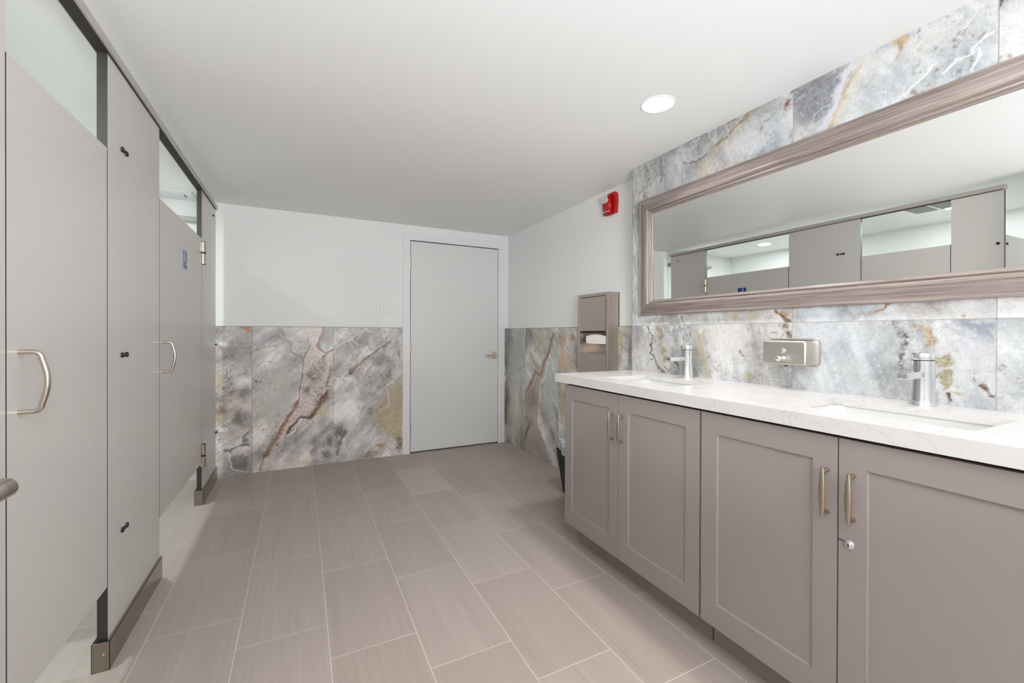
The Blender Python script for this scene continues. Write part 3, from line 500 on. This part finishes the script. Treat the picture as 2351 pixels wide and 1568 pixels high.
def stall_door(y0, y1, yp, label, sign=False, hinges=False):
    t = thing('stall_door', (XP - PT / 2, (y0 + y1) / 2, 0), label, 'stall door', 'grey stall doors')
    slab(MB(), y0, y1, .280, 1.776).build('panel', PM, t)
    z0, z1 = .962, 1.103; pts = []
    for i in range(7):
        a = PI / 2 * i / 6 ; pts.append((XP + .024 + .016 * math.sin(a), yp, z1 - .016 + .016 * math.cos(a)))
    top = [(XP - .001, yp, z1), (XP + .01, yp, z1)] + pts
    mid = [(XP + .040 + .010 * math.sin(PI * i / 10), yp, z1 - .016 - (z1 - z0 - .032) * i / 10) for i in range(1, 10)]
    bot = [(p[0], p[1], z0 + z1 - p[2]) for p in reversed(top)]
    r = .0058; MB().tube(top + mid + bot, r, 14).build('pull_handle', M['nickel'], t)
    if hinges:
        for zc in (1.678, .325):
            yh = y1 + .003; h = MB(); hx = XP + .006
            h.cyl((hx, yh + .004, zc + .008), (hx, yh + .004, zc + .076), .0170, n=24)
            h.cyl((hx, yh + .004, zc - .072), (hx, yh + .004, zc - .004), .0170, n=24)
            h.box(XP, XP + .0015, yh + .006, yh + .026, zc - .066, zc - .008).box(XP, XP + .0015, yh - .024, yh - .004, zc + .012, zc + .07)
            hh = h.build('hinge', M['nickel'], t)
            MB().cyl((hx, yh + .004, zc - .004), (hx, yh + .004, zc + .008), .0162, n=24).cyl((hx, yh + .004, zc + .076), (hx, yh + .004, zc + .0785), .0166, n=24).cyl((hx, yh + .004, zc - .0745), (hx, yh + .004, zc - .072), .0166, n=24).build('hinge_pin', M['black'], hh)
    if sign:
        a0, a1, b0, b1 = 2.946, 3.050, 1.508, 1.618; x = XP
        sg = MB().box(x, x + .0012, a0, a1, b0, b1).build('accessibility_sign', M['signblue'], t)
        sg['label'] = 'small blue sign with white wheelchair symbol and white border'
        w = MB(); e = .0032; xx = x + .0012; X2 = xx + .0005
        for bx in ((a0, a1, b0, b0 + e), (a0, a1, b1 - e, b1), (a0, a0 + e, b0, b1), (a1 - e, a1, b0, b1)): w.box(xx, X2, *bx)
        w.build('border', M['signwhite'], sg)
        w = MB(); cy = (a0 + a1) / 2; cz = (b0 + b1) / 2
        def seg(p, q, th):
            p = Vector(p); q = Vector(q); d = (q - p).normalized() * th * .5; nn = Vector((-d.y, d.x))
            w.prism([tuple(p - d + nn), tuple(p - d - nn), tuple(q + d - nn), tuple(q + d + nn)], 'yz', xx, X2)
        w.prism([(cy - .010 + .0065 * math.cos(2 * PI * i / 16), cz + .036 + .0065 * math.sin(2 * PI * i / 16)) for i in range(16)], 'yz', xx, X2)
        seg((cy - .010, cz + .026), (cy - .007, cz - .006), .0075); seg((cy - .007, cz - .006), (cy + .016, cz - .006), .0065)
        seg((cy + .016, cz - .006), (cy + .026, cz - .032), .0065); seg((cy + .026, cz - .032), (cy + .034, cz - .029), .005); seg((cy - .009, cz + .010), (cy + .012, cz + .010), .005)
        ar = []
        for i in range(17):
            a = math.radians(120 + 215 * i / 16); ar.append((cy - .004 + .022 * math.cos(a), cz - .016 + .022 * math.sin(a)))
        for p, q in zip(ar, ar[1:]): seg(p, q, .005)
        w.build('wheelchair_symbol', M['signwhite'], sg)
    return t
stall_door(2.512, 3.454, 2.550, 'farther grey stall door with blue accessibility sign and silver hinges on its right edge', True, True)
stall_door(1.3565, 1.908, 1.400, 'nearer grey stall door, plain, with curved silver pull handle')

t = thing('stall_headrail', (XP, 2.53, 2.12), 'long grey metal headrail running across the tops of the stall pilasters', 'headrail')
MB().box(XB - .012, XP + .012, 1.085, 3.992, 2.104, 2.134, .002).build('rail', M['rail'], t)
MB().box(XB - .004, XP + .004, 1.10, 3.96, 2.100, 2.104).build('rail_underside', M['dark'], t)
MB().cyl((XP + .012, 1.14, 2.119), (XP + .0135, 1.14, 2.119), .004).build('screw', M['steel'], t)

def partition(yc, x0, lab, caps=()):
    t = thing('stall_partition', (-1.2, yc, 0), lab, 'partition')
    mb = MB(); y0, y1 = yc - .0095, yc + .0095; x1 = x0
    mb.add([(XL + .02, y0, .28), (x1, y0, .28), (x1, y0, 1.80), (XL + .02, y0, 1.80)], [(0, 1, 2, 3)], 0)
    mb.add([(XL + .02, y1, .28), (x1, y1, .28), (x1, y1, 1.80), (XL + .02, y1, 1.80)], [(3, 2, 1, 0)], 0)
    mb.add([(x1, y0, .28), (x1, y1, .28), (x1, y1, 1.80), (x1, y0, 1.80)], [(0, 1, 2, 3)], 1)
    mb.add([(XL + .02, y0, 1.80), (x1, y0, 1.80), (x1, y1, 1.80), (XL + .02, y1, 1.80)], [(0, 1, 2, 3)], 1)
    mb.add([(XL + .02, y0, .28), (x1, y0, .28), (x1, y1, .28), (XL + .02, y1, .28)], [(3, 2, 1, 0)], 1)
    mb.build('panel', PM, t)
    for z in (.42, 1.06, 1.74):
        MB().lathe([(0, .006), (.008, .006), (.009, .004), (.009, 0)], (x1 - .03, y0, z), (0, -1, 0), 20).build('bolt_cap', M['black'], t)
        MB().box(x1 - .05, XB, y1, y1 + .012, z - .02, z + .02).build('bracket', M['steel'], t)
    MB().box(XL, XL + .045, y1, y1 + .006, .3, 1.78).box(XL, XL + .045, y0 - .006, y0, .3, 1.78).build('wall_channel', M['steel'], t)
partition(2.060, XB - .018, 'grey side partition dividing the two stalls behind the wide pilaster')
partition(1.106, XB - .018, 'darker grey side partition closing the open end of the stall row')

for z in (1.057, .372):
    lab = 'small steel bracket joining the stall pilaster to the stone wainscot, ' + ('upper one' if z > .7 else 'lower one near the floor')
    t = thing('wall_bracket', (-.56, D - .02, z), lab, 'bracket', 'stall wall brackets')
    MB().box(-.5885, -.5825, 3.985, D - TZ, z - .014, z + .014).build('arm', M['shoe'], t)
    MB().box(-.560, -.524, D - TZ - .003, D - TZ, z - .017, z + .017, .001).box(-.5885, -.560, D - TZ - .003, D - TZ, z - .014, z + .014).build('wall_plate', M['signwhite'], t)
    MB().cyl((-.543, D - TZ - .006, z), (-.543, D - TZ - .003, z), .0045, n=14).build('screw', M['chrome'], t)
    MB().cyl((-.5895, 3.968, z), (-.581, 3.968, z), .008, n=16).build('bolt_cap', M['black'], t)

# inside the stalls: ceiling panel, ledge, exhaust fan
t = thing('access_panel', (-1.0, 3.94, H), 'white ceiling access panel above the farther stall, against the back wall', 'ceiling panel')
MB().box(-1.30, -.715, 3.822, D, H - .010, H, .002).build('panel', M['trim'], t)
MB().box(-.775, -.768, 3.90, 3.97, H - .0115, H - .010).build('slot', M['dark'], t)
t = thing('wall_ledge', (-.9, D, 2.0), 'thin white ledge on the back wall inside the farther stall', 'ledge')
MB().box(-1.4, -.64, D - .055, D, 2.000, 2.038, .003).build('ledge', M['vent'], t)
t = thing('exhaust_fan', (-.97, 1.585, H), 'square white ceiling exhaust fan with two grille panels above the nearer stall', 'exhaust fan')
MB().box(-1.145, -.795, 1.40, 1.77, H - .022, H, .006).build('frame', M['plate'], t)
for a0 in (1.435, 1.595):
    gmb = MB().box(-1.115, -.825, a0, a0 + .140, H - .0245, H - .022)
    for i in range(12): gmb.box(-1.115 + i * .0245, -1.111 + i * .0245, a0, a0 + .14, H - .0265, H - .0245)
    gmb.build('grille', M['vent'], t)

# ------------------------------------------------------------------ downlights and added fill lamps
def downlight(x, y, label, W, r=.068, col=(1, .995, .985), sp=180):
    t = thing('ceiling_downlight', (x, y, H), label, 'downlight', 'round recessed ceiling downlights')
    MB().lathe([(r + .007, 0), (r + .006, -.003), (r, -.004), (r, -.002)], (x, y, H), (0, 0, 1), 48).build('trim_ring', M['plate'], t)
    MB().lathe([(0, -.0028), (r, -.0028)], (x, y, H), (0, 0, 1), 48).build('diffuser', M['glow'], t)
    lamp(x, y, W, r * 1.9, col, sp)
def lamp(x, y, W, size=.13, col=(1, .995, .985), spread=180):
    l = bpy.data.lights.new('downlight_or_fill_lamp', 'AREA'); l.shape = 'DISK'; l.size = size; l.energy = W; l.color = col; l.spread = math.radians(spread)
    o = bpy.data.objects.new('downlight_or_fill_lamp', l); COL.objects.link(o); o.location = (x, y, H - .012)
downlight(1.432, 1.415, 'round glowing recessed downlight in the ceiling above the vanity', WV, sp=125)
downlight(-1.26, 3.18, 'round glowing recessed downlight over the farther stall, seen in the mirror', WS, .066, (.88, 1, .96))
downlight(-1.21, 1.52, 'round glowing recessed downlight next to the exhaust fan over the nearer stall', WS, .066, (.88, 1, .96))
lamp(1.43, .48, WV * .8, spread=125); lamp(.10, -.2, WC); lamp(-1.3, .3, WC)  # second vanity downlight out of view, then two added fill lamps without fixtures
fl = bpy.data.lights.new('bounce_fill', 'AREA'); fl.shape = 'DISK'; fl.size = .9; fl.energy = WF; fl.color = (1, 1, 1)  # added soft fill behind the camera, aimed up in the manner of bounce flash
fo = bpy.data.objects.new('bounce_fill', fl); COL.objects.link(fo); fo.location = (.30, -.95, 1.3); fo.rotation_euler = Vector((.0, .40, .90)).to_track_quat('-Z', 'Y').to_euler()

# ------------------------------------------------------------------ wall fittings
t = thing('light_switch', (.705, D, 1.40), 'white rocker light switch on the back wall left of the door', 'light switch')
MB().box(.664, .747, D - .006, D, 1.340, 1.462, .0025).build('wall_plate', M['plate'], t)
MB().box(.688, .723, D - .0095, D - .006, 1.368, 1.435, .0015).build('rocker', M['plate'], t)
MB().box(.6862, .7248, D - .0066, D - .0055, 1.3660, 1.4370).box(.6632, .7478, D - .0012, D, 1.3392, 1.4628).build('gap_and_shadow_rim', M['vent'], t)  # grey rocker gap; the larger box paints a faint shadow round the plate

t = thing('fire_alarm_strobe', (R, 2.39, 2.07), 'red fire alarm with clear strobe lens high on the right wall', 'fire alarm')
MB().prism([(2.318, 2.000), (2.322, 1.993), (2.400, 1.990), (2.448, 1.996), (2.452, 2.004), (2.458, 2.13), (2.450, 2.142), (2.330, 2.142), (2.316, 2.130), (2.312, 2.07)], 'yz', R - .020, R).build('base', M['red'], t)
b = MB(); bm = bmesh.new(); bmesh.ops.create_cube(bm, size=1)
for v in bm.verts:
    s_ = v.co.x < 0
    zz = (2.128 if v.co.z > 0 else 1.992) ; 
    v.co = (R - (.050 if v.co.z > 0 else .038) if s_ else R - .018, (2.352 if v.co.y < 0 else 2.440), zz + (.004 if (s_ and v.co.z < 0) else 0))
bmesh.ops.bevel(bm, geom=bm.edges[:], offset=.008, segments=4, affect='EDGES'); b.frombm(bm, 0, True); b.build('body', M['red'], t)
ln = MB(); bm = bmesh.new(); bmesh.ops.create_cube(bm, size=1)
for v in bm.verts:
    v.co = (R - .055 if v.co.x < 0 else R - .03, 2.368 if v.co.y < 0 else 2.4405, 2.1285 if v.co.z > 0 else 2.074)
bmesh.ops.bevel(bm, geom=bm.edges[:], offset=.008, segments=3, affect='EDGES'); ln.frombm(bm); ln.build('strobe_lens', M['lens'], t)
MB().box(R - .0445, R - .0395, 2.36, 2.43, 2.010, 2.0135, .001).build('sounder_slot', M['signwhite'], t)

# paper towel dispenser with bin on the right wall
t = thing('paper_towel_dispenser', (R, 2.47, .72), 'tall brushed steel paper towel dispenser on the right wall beyond the vanity', 'towel dispenser')
xa = 1.876; ya, yb = 2.298, 2.650; za, zb = .72, 1.438; k = MB(); fr = .022
k.box(xa, R, ya, ya + fr, za, zb, .001).box(xa, R, yb - fr, yb, za, zb, .001).box(xa, R, ya + fr, yb - fr, zb - fr, zb, .001).box(xa, R, ya + fr, yb - fr, za, za + fr)
k.box(R - .008, R - .002, ya, yb, za, zb); k.build('cabinet', M['steelv'], t)
d_ = MB().box(xa + .001, xa + .004, ya + fr + .003, yb - fr - .003, 1.170, zb - fr - .004).build('door', M['steelv'], t)
MB().ball((xa - .006, yb - .040, 1.290), .008).build('knob', M['nickel'], d_)
MB().box(xa - .0006, xa + .001, ya + fr, ya + fr + .003, 1.17, zb - fr).build('hinge_line', M['dark'], t)
MB().box(xa + .001, xa + .004, ya + fr + .002, yb - fr - .002, za + fr, 1.010).build('waste_panel', M['steelv'], t)
s = MB(); s.box(R - .02, R - .012, ya + fr, yb - fr, 1.0, 1.17)
s.prism([(xa + .003, 1.168), (xa + .02, 1.120), (xa + .05, 1.095), (xa + .09, 1.090), (xa + .09, 1.17)], 'xz', yb - fr - .03, yb - fr - .001)
s.build('recess', M['steelv'], t)
MB().box(xa + .004, R - .02, ya + fr, yb - fr, 1.155, 1.168).box(xa + .012, R - .02, ya + fr, yb - fr, 1.000, 1.005).build('recess_lining', M['dark'], t)
tw = MB(); n = 14; prof = []
for i in range(n + 1):
    a = i / n; prof.append((2.560 - .25 * a, 1.108 + .036 * math.sin(PI * min(1, .15 + a * .75)) ** .7))
poly = [(2.556, 1.078)] + prof + [(2.322, 1.078)]
tw.prism(poly, 'yz', xa + .010, xa + .060); tw = tag(tw.build('paper_towel', M['paper'], origin=(xa + .03, 2.45, 1.08)), 'folded white paper towel hanging out of the steel dispenser slot', 'paper towel')

# waste bin behind the vanity end
t = thing('waste_bin', (1.83, 2.42, 0), 'black rectangular waste bin with clear liner behind the far end of the vanity', 'waste bin')
def frus(mb, x0, x1, y0, y1, z0, fl, z1, m=0):
    vs = [(x0, y0, z0), (x1, y0, z0), (x1, y1, z0), (x0, y1, z0), (x0 - fl, y0 - fl, z1), (x1 + fl, y0 - fl, z1), (x1 + fl, y1 + fl, z1), (x0 - fl, y1 + fl, z1)]
    mb.add(vs, [(3, 2, 1, 0), (0, 1, 5, 4), (1, 2, 6, 5), (2, 3, 7, 6), (3, 0, 4, 7)], m); return mb
frus(MB(), 1.704, 1.918, 2.26, 2.58, .001, .038, .318).build('bin_body', M['black'], t)
li = MB(); n = 28; rnd = random.Random(5); ring = []
cx, cy = 1.811, 2.42
def rr(a, hx, hy):
    c_, s_ = math.cos(a), math.sin(a); q = (abs(c_ / hx) ** 6 + abs(s_ / hy) ** 6) ** (-1 / 6); return cx + c_ * q, cy + s_ * q
rows = [(.000, .285), (.004, .318), (.007, .350), (.003, .385), (-.014, .398), (-.030, .375), (-.040, .31)]
vs = []
for i, (o, z) in enumerate(rows):
    for j in range(n):
        x, y = rr(2 * PI * j / n, .146 + o, .199 + o); jit = .006 if i in (2, 3, 4) else .0015
        vs.append((min(x + rnd.uniform(-jit, jit), R - .012), y + rnd.uniform(-jit, jit), z + rnd.uniform(-1, 1) * (.010 if i in (2, 3, 4) else .003)))
li.add(vs, [(i * n + j, i * n + (j + 1) % n, (i + 1) * n + (j + 1) % n, (i + 1) * n + j) for i in range(len(rows) - 1) for j in range(n)], 0, False)
li.build('bin_liner', M['liner'], t)

# ------------------------------------------------------------------ vanity
XD = 1.309
def cab_door(t, y0, y1, pull_y, zt=.869, zb=.113, lock=None):
    d = MB(); w = .062 if (y1 - y0) < .5 else .066; th = .02; i0, i1, k0, k1 = y0 + w, y1 - w, zb + .082, zt - .072
    x0, x1 = XD, XD + th
    if True:
        for bx in ((y0, i0, zb, zt), (i1, y1, zb, zt), (i0, i1, k1, zt), (i0, i1, zb, k0)):
            d.box(x0, x1, *bx)
        d.box(x0 + .008, x1 - .004, i0, i1, k0, k1)
        e = .004
        for a, b_ in (((i0, k0), (i0, k1)), ((i1, k1), (i1, k0)), ((i0, k1), (i1, k1)), ((i1, k0), (i0, k0))):
            cyy, czz = (i0 + i1) / 2, (k0 + k1) / 2
            def inn(p): return (p[0] + (e if p[0] < cyy else -e), p[1] + (e if p[1] < czz else -e))
            A, B_ = inn(a), inn(b_)
            d.add([(x0 + .004, a[0], a[1]), (x0 + .004, b_[0], b_[1]), (x0 + .008, B_[0], B_[1]), (x0 + .008, A[0], A[1])], [(0, 1, 2, 3)], 0)
    dd = d.build('door', M['cab'], t)
    p = MB(); za_, zb_ = .652, .784; n = 16; xf = XD
    for z, sg in ((zb_ - .008, -1), (za_ + .008, 1)):
        p.tube([(xf, pull_y, z), (xf - .010, pull_y, z), (xf - .020, pull_y, z + sg * .003), (xf - .026, pull_y, z + sg * .010)], [.0062, .0050, .0046, .0055], 12)
    vs = []; fs = []; m_ = 12
    for i in range(n + 1):
        a = i / n; z = za_ + (zb_ - za_) * a; wy = .0035 + .0050 * math.sin(PI * a); tx = .0030 + .0010 * math.sin(PI * a); xc = xf - .0255 - .0035 * math.sin(PI * a)
        for q in range(m_):
            b_ = 2 * PI * q / m_; vs.append((xc + tx * math.cos(b_), pull_y + wy * math.sin(b_), z))
    for i in range(n):
        for q in range(m_): fs.append((i * m_ + q, i * m_ + (q + 1) % m_, (i + 1) * m_ + (q + 1) % m_, (i + 1) * m_ + q))
    p.add(vs, fs, 0, True); p.add(vs[:m_], [tuple(range(m_))]); p.add(vs[-m_:], [tuple(range(m_))[::-1]])
    ph = p.build('pull', M['bronze'], dd); ph['label'] = 'champagne bronze bow-shaped pull'
    if lock:
        q = MB(); ly, lz = lock
        q.lathe([(0, .006), (.0065, .006), (.0070, .0045), (.0100, .0045), (.0125, .003), (.0130, 0)], (XD, ly, lz), (-1, 0, 0), 28)
        lk = q.build('lock', M['chrome'], dd); lk['label'] = 'round silver cam lock'
        MB().box(XD - .0068, XD - .0058, ly - .001, ly + .001, lz - .0045, lz + .0045).box(XD - .0035, XD - .002, ly + .012, ly + .026, lz + .006, lz + .0078).build('keyhole', M['black'], dd)
    return dd
def cabinet(y0, y1, ysplit, gap, pulls, label, lock=None):
    t = thing('vanity_cabinet', (1.58, (y0 + y1) / 2, 0), label, 'vanity cabinet', 'taupe vanity cabinets')
    k = MB(); xb = RT - .003
    for q in ((XD + .022, xb, y0 + .001, y0 + .019, .112, .872), (XD + .022, xb, y1 - .019, y1 - .001, .112, .872), (XD + .022, xb, y0 + .019, y1 - .019, .112, .130), (xb - .012, xb, y0 + .019, y1 - .019, .13, .872), (XD + .022, XD + .04, y0 + .019, y1 - .019, .80, .872)): k.box(*q)
    k.build('carcass', M['cab'], t)
    MB().box(XD + .0205, XD + .022, y0 - .0045, y1 - .006, .118, .879).build('gap_shade_sheet', M['dark'], t)  # dark sheet behind the doors, painted shade for the gaps
    MB().box(XD + .075, RT - .003, y0, y1 - (.02 if y1 > 1.5 else 0), 0, .112).build('toe_kick', M['kick'], t)
    cab_door(t, ysplit + gap, y1, pulls[0]); cab_door(t, y0, ysplit - gap, pulls[1], lock=lock)
    return t
cabinet(1.0845, 1.965, 1.529, .0014, (1.563, 1.497), 'taupe shaker two-door vanity cabinet at the far end, under the farther sink')
cabinet(.190, 1.0755, .6355, .0018, (.661, .599), 'taupe shaker two-door vanity cabinet nearest the camera, right door with a lock', (.608, .590))
# countertop with two rectangular cut-outs
SK = ((1.318, 1.762), (.405, .842)); SX0, SX1 = 1.412, 1.698; ZC = .924
XC = 1.289; ct = thing('countertop', (1.57, 1.08, .88), 'white veined quartz countertop running over both vanity cabinets', 'countertop')
bm = bmesh.new(); pl = lambda x, y, z: bm.verts.new((x, y, z))
xs = [XC, SX0, SX1, RT - .0005]; ys = [.172, SK[1][0], SK[1][1], SK[0][0], SK[0][1], 2.0405]; c = MB()
for i in range(3):
    for j in range(5):
        if i == 1 and j in (1, 3): continue
        vs = [(xs[i], ys[j]), (xs[i + 1], ys[j]), (xs[i + 1], ys[j + 1]), (xs[i], ys[j + 1])]
        c.add([(x, y, ZC) for x, y in vs], [(0, 1, 2, 3)]); c.add([(x, y, ZC - .022) for x, y in vs], [(3, 2, 1, 0)])
bm.free(); zl = .8805
c.add([(XC, ys[0], zl), (XC, ys[-1], zl), (XC, ys[-1], ZC), (XC, ys[0], ZC)], [(3, 2, 1, 0)])
c.add([(XC + .02, ys[0], zl), (XC + .02, ys[-1], zl), (XC + .02, ys[-1], ZC - .022), (XC + .02, ys[0], ZC - .022)], [(0, 1, 2, 3)])
c.add([(XC, ys[0], zl), (XC, ys[-1], zl), (XC + .02, ys[-1], zl), (XC + .02, ys[0], zl)], [(0, 1, 2, 3)])
for y, o in ((ys[0], 0), (ys[-1], 1)):
    f_ = [(XC, y, zl), (RT - .0005, y, zl), (RT - .0005, y, ZC), (XC, y, ZC)]; c.add(f_, [(0, 1, 2, 3) if not o else (3, 2, 1, 0)])
for y0, y1 in SK:
    w = [(SX0, y0), (SX1, y0), (SX1, y1), (SX0, y1)]
    for i in range(4):
        a, b_ = w[i], w[(i + 1) % 4]
        c.add([(a[0], a[1], ZC - .022), (b_[0], b_[1], ZC - .022), (b_[0], b_[1], ZC), (a[0], a[1], ZC)], [(3, 2, 1, 0)])
c.build('slab', M['quartz'], ct)
for si, (y0, y1) in enumerate(SK):
    t = thing('sink_basin', ((SX0 + SX1) / 2, (y0 + y1) / 2, .76), ['white undermount rectangular sink at the far end of the counter', 'white undermount rectangular sink nearest the camera'][si], 'sink', 'undermount sinks')
    b = MB(); e = .004; zt = ZC - .0225; rings = [(-e, zt), (-e, zt - .02), (.004, zt - .09), (.018, zt - .125), (.05, zt - .135)]; n = 32; vs = []
    hx = (SX1 - SX0) / 2; hy = (y1 - y0) / 2; cx = (SX0 + SX1) / 2; cy = (y0 + y1) / 2
    for o, z in rings:
        for j in range(n):
            a = 2 * PI * (j + .5) / n; ux, uy = hx - o, hy - o; p_ = 14
            q = (abs(math.cos(a) / ux) ** p_ + abs(math.sin(a) / uy) ** p_) ** (-1 / p_); vs.append((cx + math.cos(a) * q, cy + math.sin(a) * q, z))
    fs = [(i * n + j, (i + 1) * n + j, (i + 1) * n + (j + 1) % n, i * n + (j + 1) % n) for i in range(len(rings) - 1) for j in range(n)]
    fs.append(tuple((len(rings) - 1) * n + j for j in range(n))[::-1]); b.add(vs, fs, 0, True); b.build('basin', M['ceramic'], t)
    sg = MB()
    for q in ((SX0, SX0 + .0008, y0, y1), (SX1 - .0008, SX1, y0, y1), (SX0, SX1, y0, y0 + .0008), (SX0, SX1, y1 - .0008, y1)): sg.box(*q, ZC - .0240, ZC - .0222)
    sg.build('rim_seal', M['vent'], t)
    MB().lathe([(0, .004), (.02, .004), (.026, .001), (.028, 0)], (cx + .02, cy, zt - .136), (0, 0, 1), 28).build('drain', M['chrome'], t)
# faucets
FX, FY = 1.787, .630
t0 = thing('faucet', (FX, FY, ZC), 'chrome single-lever faucet behind the sink nearest the camera', 'faucet', 'chrome faucets')
MB().lathe([(.036, 0), (.036, .004), (.0345, .006), (.0335, .02), (.031, .045), (.0295, .07), (.029, .09), (.029, .143)], (FX, FY, ZC), (0, 0, 1), 48).build('body', M['chrome'], t0)
sp = MB().box(1.655, 1.770, FY - .014, FY + .014, 1.012, 1.033, .003).build('spout', M['chrome'], t0)
MB().lathe([(0, 0), (.0105, 0), (.0105, .003)], (1.670, FY, 1.009), (0, 0, 1), 20).build('aerator', M['steel'], sp)
MB().lathe([(.0275, .1425), (.0275, .146)], (FX, FY, ZC), (0, 0, 1), 48).build('seam', M['black'], t0)
h_ = MB().lathe([(.029, .146), (.0295, .1475), (.0295, .166), (.028, .1685), (0, .1685)], (FX, FY, ZC), (0, 0, 1), 48)
h_.box(FX - .040, FX - .022, FY - .008, FY + .008, ZC + .152, ZC + .163, .002); h_.build('lever_cap', M['chrome'], t0)
dup(t0, (.004, .932, 0), 'chrome single-lever faucet behind the sink at the far end of the counter')
# soap dispenser
t = thing('soap_dispenser', (RT, 1.06, 1.02), 'rounded brushed steel soap dispenser on the stone wall between the two faucets', 'soap dispenser')
def rbox(x0, x1, y0, y1, z0, z1, r, n=6):
    po = []
    for cy, cz, a0 in ((y1 - r, z1 - r, 0), (y0 + r, z1 - r, 90), (y0 + r, z0 + r, 180), (y1 - r, z0 + r, 270)):
        for i in range(n + 1):
            a = math.radians(a0 + 90 * i / n); po.append((cy + r * math.cos(a), cz + r * math.sin(a)))
    return po
b = MB(); rings = []
y0, y1, z0, z1 = .962, 1.142, 1.022, 1.128
for x, ins, r in ((RT, 0, .016), (RT - .020, 0, .016), (RT - .021, .003, .014), (RT - .092, .003, .014), (RT - .097, .005, .012), (RT - .0995, .009, .010)):
    rings.append([(x, p[0], p[1]) for p in rbox(0, 0, y0 + ins, y1 - ins, z0 + ins, z1 - ins, r)])
n = len(rings[0]); vs = sum(rings, [])
b.add(vs, [(i * n + j, i * n + (j + 1) % n, (i + 1) * n + (j + 1) % n, (i + 1) * n + j) for i in range(len(rings) - 1) for j in range(n)], 0, True)
b.add(rings[-1], [tuple(range(n))]); b.build('body', M['steel'], t)
MB().box(RT - .075, RT - .004, .985, 1.120, z1 - .002, z1 + .005, .002).build('lid', M['steel'], t)
xf = RT - .0995
q = MB().lathe([(0, .002), (.006, .002), (.0065, .0005), (.009, .003), (.0105, .003), (.011, 0)], (xf, 1.052, 1.083), (-1, 0, 0), 28); q.build('lock_window', M['chrome'], t)
q = MB().lathe([(.0115, 0), (.0115, .010), (.0095, .012), (.0095, .020), (.0108, .021), (.0108, .034), (.009, .037), (0, .037)], (xf, 1.052, 1.052), (-1, 0, 0), 28); q.build('push_button', M['chrome'], t)
MB().cyl((xf + .02, 1.052, 1.019), (xf + .02, 1.052, 1.024), .006).build('nozzle', M['black'], t)

# ------------------------------------------------------------------ framed mirror
t = thing('wall_mirror', (RT, 1.0, 1.26), 'long wide mirror in a taupe wood-grain frame on the stone wall above the vanity', 'mirror')
Y0, Y1, Z0, Z1 = .10, 1.962, 1.2595, 1.950; KB, KS = .875, 1.10
prof = [(0, 0), (0, .016), (.003, .021), (.008, .022), (.011, .019), (.014, .018), (.022, .021), (.034, .025), (.046, .030), (.056, .034), (.064, .036), (.071, .035), (.076, .031), (.079, .026), (.081, .0255), (.083, .029), (.087, .030), (.090, .027), (.0915, .022), (.094, .021), (.097, .020), (.099, .017), (.0995, .0115)]
f = MB()
def ringp(tt, d_): return [(RT - d_, Y0 + tt, Z0 + tt * KB), (RT - d_, Y1 - tt * KS, Z0 + tt * KB), (RT - d_, Y1 - tt * KS, Z1 - tt), (RT - d_, Y0 + tt, Z1 - tt)]
for (ta, da), (tb, db) in zip(prof, prof[1:]):
    A = ringp(ta, da); B_ = ringp(tb, db)
    for i in range(4):
        j = (i + 1) % 4; f.add([A[i], A[j], B_[j], B_[i]], [(3, 2, 1, 0)], 0 if i in (0, 2) else 1, False)
f.build('frame', [M['frameh'], M['framev']], t)
gx = lambda z: RT - .0115 - .0075 * (z - Z0)          # hung leaning forward a touch
zb_, zt_ = Z0 + .084, Z1 - .094
MB().prism([(gx(zb_), zb_), (gx(zb_) + .0015, zb_), (gx(zt_) + .0015, zt_), (gx(zt_), zt_)], 'xz', Y0 + .096, Y1 - .105).build('glass', M['mirror'], t)
MB().box(RT - .0145, RT - .0135, Y0 + .0985, Y1 - .108, Z0 + .0862, Z0 + .0873).box(RT - .0145, RT - .0135, Y1 - .1096, Y1 - .1083, Z0 + .0862, Z1 - .0985).box(RT - .0145, RT - .0135, Y0 + .0985, Y1 - .108, Z1 - .0998, Z1 - .0985).build('inner_edge', M['black'], t)

# ------------------------------------------------------------------ camera and render look
sc = bpy.context.scene
cam = bpy.data.cameras.new('camera'); co = bpy.data.objects.new('camera', cam); COL.objects.link(co); sc.camera = co
cam.sensor_fit = 'HORIZONTAL'; cam.sensor_width = 36; cam.lens = 974.39 * 36 / 2351; cam.clip_start = .05; cam.shift_y = -14.85 / 2351
yw, pt, rl = map(math.radians, (26.494, .2202, .1801))
fw = Vector((math.sin(yw) * math.cos(pt), math.cos(yw) * math.cos(pt), -math.sin(pt))); rt = Vector((math.cos(yw), -math.sin(yw), 0)); up = rt.cross(fw)
r2 = rt * math.cos(rl) + up * math.sin(rl); u2 = -rt * math.sin(rl) + up * math.cos(rl)
mw = Matrix((r2, u2, -fw)).transposed().to_4x4(); mw.translation = (0, 0, 1.15); co.matrix_world = mw
w = bpy.data.worlds.new('world'); sc.world = w; w.use_nodes = True
w.node_tree.nodes['Background'].inputs[0].default_value = (.9, .93, 1, 1); w.node_tree.nodes['Background'].inputs[1].default_value = .4
sc.view_settings.view_transform = 'Standard'; sc.view_settings.look = 'None'; sc.view_settings.exposure = EXPO; sc.view_settings.gamma = 1.0
vs_ = sc.view_settings; vs_.use_curve_mapping = True; cm = vs_.curve_mapping; cm.white_level = (3, 3, 3)
cv = cm.curves[3]
for x_, y_ in TONE: cv.points.new(x_ / 3, y_)
cv.points[-1].location = (1.0, .97); cm.update()
sc.cycles.max_bounces = 14; sc.cycles.diffuse_bounces = 8; sc.cycles.glossy_bounces = 6; sc.cycles.sample_clamp_indirect = 4
for o in bpy.data.objects:
    if '_o' in o: del o['_o']
